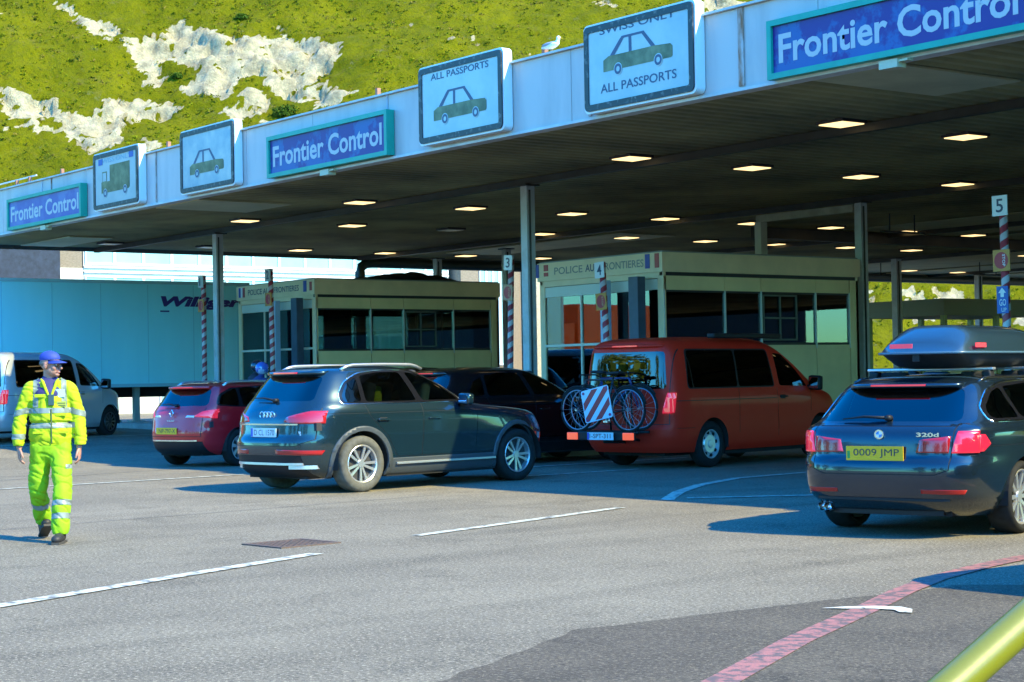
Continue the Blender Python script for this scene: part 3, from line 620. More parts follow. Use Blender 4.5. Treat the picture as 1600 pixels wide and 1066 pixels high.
    b = bmesh.new(); xx = X1 - .50; box(b, xx - .14, xx + .14, -.34, -.14, .0, wt + .28, 0, .01); obj("barrier_pillar", b, PILB, t)
    # interior: desk, screens, chair, added view blockers
    b = bmesh.new(); box(b, X0 + .5, X1 - .9, .35, .95, 1.35, 1.4); box(b, X1 - .9, X1 - .35, .6, Y1 - .8, 1.55, 1.6); box(b, X0 + .3, X0 + .9, 2.2, 4.6, .56, 1.5); obj("desk", b, M("desk_grey", (0.12, 0.13, 0.13), 0.6), t)
    for (mx, my) in ((X1 - .6, 1.2), (X1 - .6, 3.3), (-.4, .6)):
        b = bmesh.new(); box(b, mx - .03, mx + .03, my - .25, my + .25, 1.7, 2.05); box(b, mx - .02, mx + .02, my - .03, my + .03, 1.6, 1.7); obj("monitor", b, DARK, t)
    b = bmesh.new(); box(b, -.25, .25, 1.6, 2.1, 1.0, 1.1); box(b, -.25, .25, 2.05, 2.12, 1.1, 1.75); box(b, -.04, .04, 1.8, 1.88, .56, 1.0); obj("office_chair", b, DARK, t)
    b = bmesh.new(); box(b, X0 + .1, X1 - .1, .1, Y1 - .1, wt + .5, wt + .52); obj("ceiling_panel", b, M("booth_ceiling", (0.25, 0.25, 0.22), 0.8), t)
    b = bmesh.new(); box(b, X0 + .35, X0 + .40, .1, Y1 - .1, .56, wt + .49) if right else box(b, X0 + .1, -.6, 2.62, 2.68, .56, wt + .49); obj('view_blocker', b, M('view_blocker_dark', (0.03, 0.035, 0.04), .8), t)  # dark screen added so no daylight shows through the booth windows
    if right:
        b = bmesh.new(); box(b, X0 + .41, X1 - .15, Y1 - .36, Y1 - .31, .56, wt + .49); obj('view_blocker', b, M('view_blocker_dark', (0.03, 0.035, 0.04), .8), t)
    # lettering board
    L = M("booth_letter", (0.10, 0.10, 0.16), 0.5); LF = M("booth_letter_faded", (0.26, 0.26, 0.24), 0.6)
    RD = M("flag_red", (0.45, 0.05, 0.05), 0.5); BL = M("flag_navy", (0.03, 0.05, 0.35), 0.5)
    z = fb + .12; hh = .15; y = -.045
    def fl(x, wd, z0, z1, m, nm="flag"): 
        b = bmesh.new(); box(b, x, x + wd, y - .006, y + .004, z0, z1); obj(nm, b, m, t)
    if right:
        fl(X0 + .05 - .18, .16, z - .04, z + .24, BL); fl(X0 + .20, .14, z - .02, z + .06, RD); fl(X0 + .20, .14, z + .09, z + .22, RD)
        text("lettering", "POLICE", LF, t, (X0 + .55, y, z), .92, hh, bold=.01); text("lettering", "AUX", L, t, (X0 + 1.56, y, z), .45, hh, bold=.02)
        text("lettering", "FRONTIERES", LF, t, (X0 + 2.07, y, z), 1.28, hh, bold=.01)
        fl(X1 - .46, .13, z - .04, z + .24, BL); fl(X1 - .18, .12, z - .04, z + .24, RD)
    else:
        fl(X0 + .12, .11, z - .04, z + .22, BL); fl(X0 + .23, .10, z - .04, z + .22, WHT); fl(X0 + .33, .11, z - .04, z + .22, RD)
        text("lettering", "POLICE AUX FRONTIERES", L, t, (X0 + .62, y, z), 2.65, hh, bold=.012)
        fl(X1 - .5, .15, z - .04, z + .24, BL); fl(X1 - .2, .11, z - .02, z + .2, RD)
    return t
booth(-29.66, -25.80, 23.3, 28.85, 0.0, 3.84, "cream police booth with large dark windows beside the red van", True)
booth(-42.80, -38.80, 23.3, 29.05, 0.33, 4.02, "olive cream police booth farther left behind the dark blue car", False)
# tarpaulin heap on the farther booth's roof
b = bmesh.new(); rings = []; N = 40
for i in range(N + 1):
    u = i / N; hgt = 0.02 + 0.30 * (max(0, math.sin(u * PI)) ** 0.7) * (0.45 + 0.55 * u) + 0.06 * noise.noise(Vector((u * 9, 0, 1)))
    ring = []
    for k in range(13):
        a = PI * k / 12; ring.append(b.verts.new((-.7 * math.cos(a) * (0.6 + .4 * math.sin(u * PI)) + .05 * noise.noise(Vector((u * 8, k, 3))), u * 3.4, hgt * math.sin(a) + .03 * noise.noise(Vector((u * 12, k * .6, 8))) * math.sin(a))))
    rings.append(ring)
for A, B_ in zip(rings, rings[1:]):
    for k in range(12): b.faces.new((A[k], A[k + 1], B_[k + 1], B_[k]))
b.faces.new(rings[0]); b.faces.new(rings[-1])
o = obj("tarpaulin", b, M("tarp_black", (0.025, 0.02, 0.03), 0.45, var=0.4), smooth=True); o.location = (-39.9, 24.9, 4.055); o.rotation_euler = (0, 0, 0.0)
tag(o, "crumpled black tarpaulin lying on the roof of the farther booth", "tarpaulin")
# ================================================================== striped lane poles
STR = bpy.data.materials.new("red_white_spiral"); STR.use_nodes = True; n = STR.node_tree; b_ = n.nodes["Principled BSDF"]
tc = n.nodes.new("ShaderNodeTexCoord"); sp = n.nodes.new("ShaderNodeSeparateXYZ"); n.links.new(tc.outputs['Object'], sp.inputs[0])
def mth(op, a, b2=None):
    q = n.nodes.new("ShaderNodeMath"); q.operation = op
    for i, v in enumerate((a, b2)):
        if v is None: continue
        if isinstance(v, (int, float)): q.inputs[i].default_value = v
        else: n.links.new(v, q.inputs[i])
    return q.outputs[0]
an = mth('DIVIDE', mth('ARCTAN2', sp.outputs[1], sp.outputs[0]), 2 * PI)
fr = mth('FRACT', mth('ADD', mth('MULTIPLY', sp.outputs[2], 4.6), mth('MULTIPLY', an, -1.0)))
st = mth('GREATER_THAN', fr, 0.5)
mx = n.nodes.new("ShaderNodeMix"); mx.data_type = 'RGBA'; n.links.new(st, mx.inputs[0]); mx.inputs[6].default_value = (0.62, 0.55, 0.55, 1); mx.inputs[7].default_value = (0.42, 0.05, 0.07, 1)
n.links.new(mx.outputs[2], b_.inputs['Base Color']); b_.inputs['Roughness'].default_value = 0.45
STOPO = M("stop_orange", (0.62, 0.26, 0.04), 0.5); STOPR = M("stop_red", (0.50, 0.035, 0.04), 0.5)
def pole(num, x, y, g, top, lean, label, plate=True, facing=-0.30, go=False, stopz=None, stopcol=None):
    t = thing("lane_pole", label, "pole", (x, y, g), group="red and white spiral lane poles")
    H = top - g; t.rotation_euler = lean
    b = bmesh.new(); cyl(b, (0, 0, 0), (0, 0, H), .062, seg=18); obj("shaft", b, STR, t, True)
    b = bmesh.new(); cyl(b, (0, 0, 0), (0, 0, .02), .14, seg=18); obj("base_flange", b, BEAM, t)
    b = bmesh.new(); box(b, -.135, .135, -.085, -.07, H - .30, H, 0); obj("number_plate", b, WHT if plate else M("plate_grey", (0.45, 0.45, 0.42), 0.6), t)
    if num: text("number", num, LETG, t, (-.065, -.088, H - .25), .13 if num != "1" else .06, .20, bold=.012)
    sz = stopz if stopz is not None else H - .75
    so_ = stopcol or STOPO
    b = bmesh.new(); box(b, -.15, .15, -.085, -.07, sz - .16, sz + .16); obj("stop_plate", b, so_, t)
    b = bmesh.new(); disc(b, (0, sz), 0, .125, -.087, 20); 
    for f in b.faces:
        if f.normal.y > 0: f.normal_flip()
    obj("stop_disc", b, STOPR, t)
    text("stop_word", "STOP", WHT if go else M("stop_cream", (0.6, 0.4, 0.2), 0.5), t, (.022, -.0885, sz + .09), .18, .05, rot=(PI / 2, PI / 2, 0), bold=.01)
    if go:
        z0 = sz - .78
        b = bmesh.new(); box(b, -.10, .10, -.085, -.07, z0, z0 + .40); obj("go_plate", b, M("go_blue", (0.03, 0.12, 0.42), 0.5), t)
        b = bmesh.new(); flat(b, [(-.07, z0 + .30), (0, z0 + .38), (.07, z0 + .30), (.03, z0 + .30), (.03, z0 + .24), (-.03, z0 + .24), (-.03, z0 + .30)], -.0875)
        for f in b.faces:
            if f.normal.y > 0: f.normal_flip()
        obj("arrow", b, WHT, t)
        text("go_word", "GO", WHT, t, (-.055, -.088, z0 + .11), .12, .10, bold=.01); text("go_lower", "UP", WHT, t, (-.02, -.088, z0 + .02), .09, .06, bold=.01)
    return t
pole("1", -40.75, 21.2, 0.47, 4.16, (0, 0, 0), "thin striped pole with blank number plate in front of the lorry trailer", False)
pole("2", -38.5, 21.9, 0.47, 4.23, (0, math.radians(-1.2), 0), "striped lane pole with worn plate 2 in front of the farther booth", False)
pole("3", -28.95, 21.9, 0.14, 3.93, (math.radians(1.0), math.radians(3.6), 0), "leaning striped lane pole numbered 3 left of the tall pale column", stopcol=M("stop_faded", (0.52, 0.30, 0.17), 0.5))
pole("4", -25.75, 21.9, 0.14, 3.62, (math.radians(0), math.radians(-3.4), 0), "striped lane pole numbered 4 in front of the nearer booth")
pole("5", -16.60, 21.8, 0.14, 4.02, (0, math.radians(-0.6), 0), "striped lane pole numbered 5 with blue GO plate at the right edge", go=True, stopz=2.92)
# lamp arm behind pole 5
t = thing("barrier_lamp", "black lamp head on a short post behind the pole numbered 5", "lamp", (-16.1, 22.6, 0.14))
b = bmesh.new(); box(b, -.06, .06, -.06, .06, 0, 2.35); obj("post", b, HANG, t)
b = bmesh.new(); cyl(b, (-.24, 0, 2.52), (.02, 0, 2.66), .09, .11, 14); obj("head", b, HANG, t, True)
b = bmesh.new(); cyl(b, (0, 0, 2.34), (-.08, 0, 2.56), .02, seg=8); obj("arm", b, HANG, t)

# ================================================================== buildings behind
BRICK = M("brown_brick", (0.26, 0.20, 0.15), 0.85, col2=(0.18, 0.14, 0.10), vscale=9, stretch=(1, 1, 3), bump=0.3)
WCLD = M("white_cladding", (0.60, 0.60, 0.55), 0.5, var=0.08)
WFR = M("window_frame_white", (0.80, 0.82, 0.82), 0.4)
PANE = M("office_glass", (0.30, 0.52, 0.55), 0.12, spec=0.9, var=0.25, vscale=0.5)
def facade(name, X, y0, y1, z1, label, wall, bands, pitch, dep=10, brick=None):
    t = thing(name, label, "building", (X, y0, 0)); L = y1 - y0
    b = bmesh.new(); box(b, -dep, 0, 0, L, -.2, z1); obj("wall", b, wall, t)
    b = bmesh.new(); box(b, -dep - .15, .15, -.15, L + .15, z1 + .001, z1 + .25); obj("parapet", b, WCLD, t)
    for (z0, zt, ya, yb) in bands:
        nn = max(1, round((yb - ya) / pitch)); st = (yb - ya) / nn
        for i in range(nn):
            a = ya + i * st; c = a + st
            b = bmesh.new()
            box(b, .001, .06, a, c, z0, z0 + .07); box(b, .001, .06, a, c, zt - .07, zt)
            box(b, .001, .06, a, a + .05, z0 + .07, zt - .07); box(b, .001, .06, c - .05, c, z0 + .07, zt - .07)
            w_ = obj("window", b, WFR, t)
            b = bmesh.new(); box(b, .002, .02, a + .05, c - .05, z0 + .07, zt - .07); obj("pane", b, PANE, w_)
    return t
t = facade("office_building", -62.0, 27.35, 43.8, 8.0, "long white office building with rows of pale blue windows beyond the trailer", WCLD,
           [(5.90, 7.3, .05, 16.4), (4.2, 5.50, .05, 16.4), (2.0, 3.3, .05, 16.4), (.6, 1.6, 3, 16.4)], 1.18)
b = bmesh.new(); box(b, .001, .09, .0, 16.4, 5.78, 5.84); box(b, .001, .09, 0, 16.4, 5.60, 5.64); obj("ledge", b, WFR, t)
t = facade("brick_stair_tower", -62.0, 25.9, 27.3, 7.8, "narrow brown brick block joined to the left end of the office building", BRICK, [], 1)
b = bmesh.new(); box(b, .001, .05, .2, 1.4, 5.2, 5.75); obj("white_panel", b, WCLD, t)
t = facade("brick_building", -61.4, 44.0, 47.2, 8.2, "brown brick building with tall narrow panes seen above the farther booth", BRICK, [(2.0, 6.9, .95, 2.35)], .35)
t = facade("brick_wing", -60.8, 47.4, 53.0, 8.0, "pale brick wing with a white porch behind the tall pale column", M("buff_brick", (0.42, 0.36, 0.25), 0.85, var=0.3, vscale=9, bump=0.3), [(3.2, 5.9, 1.3, 4.5), (.6, 2.6, 1.3, 4.5)], .8)
t = thing("slate_block", "dark slate coloured block at the far left above the trailer", "building", (-60.0, 14.0, 0))
b = bmesh.new(); box(b, -12, 0, 0, 11.6, 0, 7.2); obj("wall", b, M("slate_dark", (0.025, 0.035, 0.06), 0.8, var=0.5, vscale=4), t)
b = bmesh.new(); box(b, -12.1, .1, -.1, 11.7, 7.201, 7.4); obj("parapet", b, BEAM, t)
for i in range(4):
    b = bmesh.new(); box(b, .001, .05, 1 + i * 2.7, 2.6 + i * 2.7, 2, 3.4); obj("window", b, DARK, t)
# white barrier rails near the brick wing
t = thing("white_railing", "white tubular railing with round disc seen between the pole and the tall column", "railing", (-46.0, 36.2, .35))
b = bmesh.new()
for i in range(6): cyl(b, (0, i * .5, 0), (0, i * .5, 2.0), .03, seg=8)
for z in (.6, 1.3, 2.0): cyl(b, (0, 0, z), (0, 2.5, z), .03, seg=8)
obj("rails", b, WHT, t)
b = bmesh.new(); cyl(b, (.05, .8, 1.55), (.08, .8, 1.55), .16, seg=20); obj("disc", b, WHT, t)
# open kiosk beyond the nearer booth, seen through
t = thing("glazed_kiosk", "open cream framed kiosk with see through windows right of the nearer booth", "kiosk", (-39.6, 46.6, 0.3))
b = bmesh.new(); box(b, -1.8, 1.6, .0, 5.6, 2.95, 3.5); obj("roof_band", b, M("kiosk_band", (0.20, 0.21, 0.12), 0.6), t)
b = bmesh.new()
b.free()
for (px, py) in ((-1.7, .1), (1.5, .1), (-1.7, 5.5), (1.5, 5.5), (-1.7, 2.8), (1.5, 2.8)):
    b = bmesh.new(); box(b, px - .08, px + .08, py - .08, py + .08, .0, 2.949); obj("corner_post", b, M("kiosk_frame", (0.30, 0.36, 0.10), 0.5), t)
for x in (-1.75, 1.5): b = bmesh.new(); box(b, x, x + .05, .2, 5.4, .0, 1.25); obj("low_wall", b, CRM, t)
# unseen dark block added right of the lanes, darkening reflections in glass and paint
facade("reflection_block", 62.0, 0, 120, 9.0, "long low dark block added out of view to darken reflections", M("reflection_block_wall", (0.10, 0.10, 0.10), .8, var=.3), [], 5, dep=-10)
# ================================================================== vehicles
def pchip(xs, ys):
    n = len(xs); h = [xs[i + 1] - xs[i] for i in range(n - 1)]; d = [(ys[i + 1] - ys[i]) / h[i] for i in range(n - 1)]
    m = [d[0]] + [0 if d[i - 1] * d[i] <= 0 else 2 * d[i - 1] * d[i] / (d[i - 1] + d[i]) for i in range(1, n - 1)] + [d[-1]]
    def f(x):
        if x <= xs[0]: return ys[0]
        if x >= xs[-1]: return ys[-1]
        i = 0
        while x > xs[i + 1]: i += 1
        t = (x - xs[i]) / h[i]
        return (2 * t**3 - 3 * t * t + 1) * ys[i] + (t**3 - 2 * t * t + t) * h[i] * m[i] + (-2 * t**3 + 3 * t * t) * ys[i + 1] + (t**3 - t * t) * h[i] * m[i + 1]
    return f
def shell(prof, nside=56, nend=30, dz=0.03, roof=None):
    """body skin as a stack of rounded plan outlines; prof rows: z, rear y, front y, half width, rear exponent, front exponent"""
    zs = [p[0] for p in prof]; F = [pchip(zs, [p[k] for p in prof]) for k in range(1, 6)]
    lv = []; z = zs[0]
    while z < zs[-1] - 1e-6: lv.append(z); z += dz if z < zs[-1] - 0.12 else 0.012
    lv.append(zs[-1])
    bm = bmesh.new(); rings = []
    def outline(z):
        yr, yf, w, nr, nf = [f(z) for f in F]; ym = (yr + yf) / 2; hr = ym - yr; hf = yf - ym
        P = []
        for k in range(400):                             # right half from rear centre to front centre, dense, then resampled
            t = -PI / 2 + PI * k / 399; c = math.cos(t); s = math.sin(t); e = nr if s < 0 else nf
            P.append((w * abs(c) ** (2 / e), ym + (hr if s < 0 else hf) * math.copysign(abs(s) ** (2 / e), s)))
        A = [0]
        for p, q in zip(P, P[1:]): A.append(A[-1] + math.hypot(q[0] - p[0], q[1] - p[1]))
        n = nside + nend; out = []; j = 0
        for i in range(n + 1):
            t = A[-1] * i / n
            while j < len(A) - 2 and A[j + 1] < t: j += 1
            u = (t - A[j]) / max(1e-9, A[j + 1] - A[j]); out.append((P[j][0] + (P[j + 1][0] - P[j][0]) * u, P[j][1] + (P[j + 1][1] - P[j][1]) * u))
        return out
    for z in lv:
        o = outline(z)
        full = o + [(-x, y) for x, y in o[-2:0:-1]]
        rings.append([bm.verts.new((x, y, z)) for x, y in full])
    n = len(rings[0])
    for A, B in zip(rings, rings[1:]):
        for i in range(n): bm.faces.new((A[i], A[(i + 1) % n], B[(i + 1) % n], B[i]))
    # close the roof with a gently crowned grid of strips
    top = rings[-1]; h = n // 2
    for i in range(h):
        a, b = top[i], top[i + 1]; c, d = top[(n - i - 1) % n], top[(n - i) % n]
        vs = []
        for v in (a, b, c, d):
            if v not in vs: vs.append(v)
        if len(vs) >= 3:
            try: bm.faces.new(vs)
            except ValueError: pass
    bmesh.ops.recalc_face_normals(bm, faces=bm.faces[:])
    return bm
def area2(P): return sum(P[i][0] * P[(i + 1) % len(P)][1] - P[(i + 1) % len(P)][0] * P[i][1] for i in range(len(P)))
def grow(P, d):
    if area2(P) < 0: P = P[::-1]
    n = len(P); out = []
    for i in range(n):
        a, b, c = P[i - 1], P[i], P[(i + 1) % n]
        e1 = Vector((b[0] - a[0], b[1] - a[1])).normalized(); e2 = Vector((c[0] - b[0], c[1] - b[1])).normalized()
        n1 = Vector((e1.y, -e1.x)); n2 = Vector((e2.y, -e2.x)); m = n1 + n2; m = m / max(0.35, m.length_squared) * 2 if m.length > 1e-6 else n1
        m = (n1 + n2); k = d / max(0.3, (1 + n1.dot(n2))); out.append((b[0] + m.x * k, b[1] + m.y * k))
    return out
def rounded(P, r, n=4):
    N = len(P); out = []
    for i in range(N):
        a, b, c = Vector(P[i - 1]), Vector(P[i]), Vector(P[(i + 1) % N])
        e1 = (a - b); e2 = (c - b); q = min(r, e1.length * .45, e2.length * .45); p1 = b + e1.normalized() * q; p2 = b + e2.normalized() * q
        for k in range(n + 1):
            t = k / n; v = p1 * (1 - t)**2 + b * 2 * t * (1 - t) + p2 * t * t; out.append((v.x, v.y))
    return out
def carve(bm, P, axis, side=0, cond=None, nmin=0.25):
    """cut the skin along polygon P seen along axis ('x' side view, 'y' end view); returns faces inside"""
    u0 = min(p[0] for p in P) - .02; u1 = max(p[0] for p in P) + .02; v0 = min(p[1] for p in P) - .02; v1 = max(p[1] for p in P) + .02
    def uv(c): return (c.y, c.z) if axis == 'x' else (c.x, c.z)
    def ok(f):
        c = f.calc_center_median(); 
        if cond and not cond(c, f.normal): return False
        if axis == 'x': return f.normal.x * side > nmin if side else (cond is not None or abs(f.normal.x) > nmin)
        return f.normal.y * side > nmin
    def near(f):
        us = [uv(v.co) for v in f.verts]
        return not (max(q[0] for q in us) < u0 or min(q[0] for q in us) > u1 or max(q[1] for q in us) < v0 or min(q[1] for q in us) > v1)
    fs = [f for f in bm.faces if near(f) and ok(f)]
    for i in range(len(P)):
        a, b = P[i - 1], P[i]; e = (b[0] - a[0], b[1] - a[1]); L = math.hypot(*e)
        if L < 1e-5: continue
        nn = (e[1] / L, -e[0] / L); no = Vector((0, nn[0], nn[1])) if axis == 'x' else Vector((nn[0], 0, nn[1])); co = Vector((0, a[0], a[1])) if axis == 'x' else Vector((a[0], 0, a[1]))
        lo = min(a[0], b[0]) - .03, min(a[1], b[1]) - .03; hi = max(a[0], b[0]) + .03, max(a[1], b[1]) + .03
        sub = []
        for f in fs:
            us = [uv(v.co) for v in f.verts]
            if max(q[0] for q in us) < lo[0] or min(q[0] for q in us) > hi[0] or max(q[1] for q in us) < lo[1] or min(q[1] for q in us) > hi[1]: continue
            sub.append(f)
        if not sub: continue
        geom = sub + list({x for f in sub for x in f.edges}) + list({x for f in sub for x in f.verts})
        ss = set(sub); keep = [f for f in fs if f not in ss]
        r = bmesh.ops.bisect_plane(bm, geom=geom, dist=1e-5, plane_co=co, plane_no=no)
        fs = list(set(keep + [x for x in r['geom'] if isinstance(x, bmesh.types.BMFace)]))
    return [f for f in fs if f.is_valid and inpoly(P, *uv(f.calc_center_median()))]
def take(bm, faces, off=0.0, rim=0.0):
    """lift faces out of bm into a mesh of their own, moved along their normals by off"""
    faces = list(set(faces))
    nb = bmesh.new(); mp = {}
    for f in faces:
        f.normal_update()
        for v in f.verts:
            if v not in mp: mp[v] = nb.verts.new(v.co)
    for f in faces:
        try: nb.faces.new([mp[v] for v in f.verts])
        except ValueError: pass
    nb.normal_update()
    inv = {v: v.normal.copy() for v in nb.verts}
    bmesh.ops.delete(bm, geom=faces, context='FACES')
    if rim:
        be = [e for e in nb.edges if e.is_boundary]
        ex = bmesh.ops.extrude_edge_only(nb, edges=be); ring = [x for x in ex['geom'] if isinstance(x, bmesh.types.BMVert)]
        bl = {v for e in be for v in e.verts}
        base = {}
        for v in ring:
            w_ = min(bl, key=lambda q: (q.co - v.co).length_squared); base[v] = inv[w_]
        for v in ring: v.co -= base[v] * rim
    if off:
        for v, nr in inv.items(): v.co += nr * off
    return nb
PAINTS = {}
def paint_mat(name, col, metal=0.25, rough=0.32, fl=0.06):
    m = M(name, col, rough=rough, metal=metal, coat=1.0, var=fl, vscale=300, spec=0.5); return m
CARGLASS = GLASS("car_glass", (0.16, 0.22, 0.22), 1.65); PRIV = GLASS("privacy_glass", (0.03, 0.03, 0.04), 1.9); CLR = GLASS("side_glass_green", (0.30, 0.46, 0.42), 1.6)
CHR = M("chrome", (0.72, 0.74, 0.76), 0.12, metal=1.0); ALU = M("matt_alloy", (0.62, 0.63, 0.66), 0.32, metal=0.8)
PLAS = M("black_plastic", (0.014, 0.014, 0.016), 0.5, spec=0.25); GAP = M("panel_gap", (0.006, 0.006, 0.008), 0.6); RUB = M("tyre_rubber", (0.020, 0.020, 0.020), 0.8, var=0.3, vscale=15, spec=0.2)
TYRE_DUSTY = M("tyre_dusty", (0.11, 0.105, 0.09), 0.9, var=0.35, vscale=12)
REDL = M("tail_red", (0.38, 0.008, 0.012), 0.15, coat=1.0); REDON = M("tail_red_lit", (0.50, 0.01, 0.03), 0.15, coat=1.0, emit=(1.0, 0.03, 0.06), es=0.18)
REFL = M("reflector_red", (0.36, 0.015, 0.012), 0.2); CLEAR = M("lamp_clear", (0.65, 0.62, 0.62), 0.15, coat=1.0)
GLB = M("gloss_black", (0.008, 0.008, 0.010), 0.12, spec=0.4)
SEATM = M("seat_cloth", (0.03, 0.03, 0.035), 0.9); LINER = M("arch_liner", (0.010, 0.010, 0.010), 0.9); UND = M("underbody", (0.008, 0.008, 0.008), 0.9)
def circ(cy, cz, r, n=40): return [(cy + r * math.cos(2 * PI * i / n), cz + r * math.sin(2 * PI * i / n)) for i in range(n)]
def make_wheel(parent, x, y, R, rim_r, wid, style, side, dusty, rimmat):
    s = 1 if side > 0 else -1
    wl = bpy.data.objects.new("wheel", None)
    b = bmesh.new(); xo = s * wid / 2
    cyl(b, (x - s * .10, y, R), (x + s * .035, y, R), rim_r * .97, seg=36); wh = obj("wheel", b, M("brake_dark", (0.03, 0.028, 0.03), 0.6), parent)
    bpy.data.objects.remove(wl)
    b = bmesh.new(); h = wid / 2
    pr = [(-h * .8, rim_r), (-h, rim_r + .03), (-h * 1.02, (rim_r + R) / 2), (-h * .93, R - .02), (-h * .72, R - .003), (-h * .3, R), (h * .3, R), (h * .72, R - .003), (h * .93, R - .02), (h * 1.02, (rim_r + R) / 2), (h, rim_r + .03), (h * .8, rim_r)]
    lathe(b, pr, (x, y, R), 'x', 48); bmesh.ops.recalc_face_normals(b, faces=b.faces[:]); obj("tyre", b, TYRE_DUSTY if dusty else RUB, wh, True)
    b = bmesh.new()
    lathe(b, [(s * h * .80, rim_r + .004), (s * h * .84, rim_r - .004), (s * h * .78, rim_r - .018), (s * h * .2, rim_r - .03)], (x, y, R), 'x', 48)
    def spoke(a, w0, w1, r0, r1, d0, d1, tw=0.0, th=.02):
        ca, sa = math.cos(a), math.sin(a); cb, sb = math.cos(a + tw), math.sin(a + tw)
        P = []
        for (r, w_, d, c_, s_) in ((r0, w0, d0, ca, sa), (r1, w1, d1, cb, sb)):
            for (k, dd) in ((-1, 0), (1, 0), (1, -th), (-1, -th)):
                P.append(b.verts.new((x + s * (d + dd), y + c_ * r - s_ * k * w_, R + s_ * r + c_ * k * w_)))
        for q in ((0, 1, 5, 4), (1, 2, 6, 5), (2, 3, 7, 6), (3, 0, 4, 7), (0, 3, 2, 1), (4, 5, 6, 7)): b.faces.new([P[i] for i in q])
    ho = h * .70; hi = h * .58
    if style == 'five_double':
        for k in range(5):
            a = 2 * PI * k / 5 + .3
            for dd in (-.17, .17): spoke(a + dd * 1.6, .016, .021, .05, rim_r - .012, hi, ho, dd * .3)
    elif style == 'ten':
        for k in range(10): spoke(2 * PI * k / 10 + .15, .014, .019, .04, rim_r - .012, hi, ho, .10 * (1 if k % 2 else -1))
    elif style == 'steel':
        lathe(b, [(s * hi * .7, rim_r - .03), (s * hi * .8, rim_r * .72), (s * hi * 1.1, rim_r * .62), (s * hi * 1.1, rim_r * .30), (s * hi * 1.25, .05), (s * hi * 1.3, .001)], (x, y, R), 'x', 40)
    elif style == 'blade':
        for k in range(7): spoke(2 * PI * k / 7, .02, .034, .05, rim_r - .012, hi, ho, .22)
    cyl(b, (x + s * (hi - .03), y, R), (x + s * (hi + .008), y, R), .06, .05, 20)
    bmesh.ops.recalc_face_normals(b, faces=b.faces[:])
    obj("rim", b, rimmat, wh)
    if style == 'steel':
        b = bmesh.new()
        for k in range(8):
            a = 2 * PI * k / 8 + .2; cy_, cz_ = y + math.cos(a) * rim_r * .80, R + math.sin(a) * rim_r * .80
            cyl(b, (x + s * hi * .5, cy_, cz_), (x + s * hi * 1.02, cy_, cz_), .026, seg=12)
        obj("rim_hole", b, LINER, wh)
    return wh
def slab(name, parent, pts, m, smooth=True, th=0.0):
    b = bmesh.new(); tube(b, pts, th, 8); return obj(name, b, m, parent, smooth)
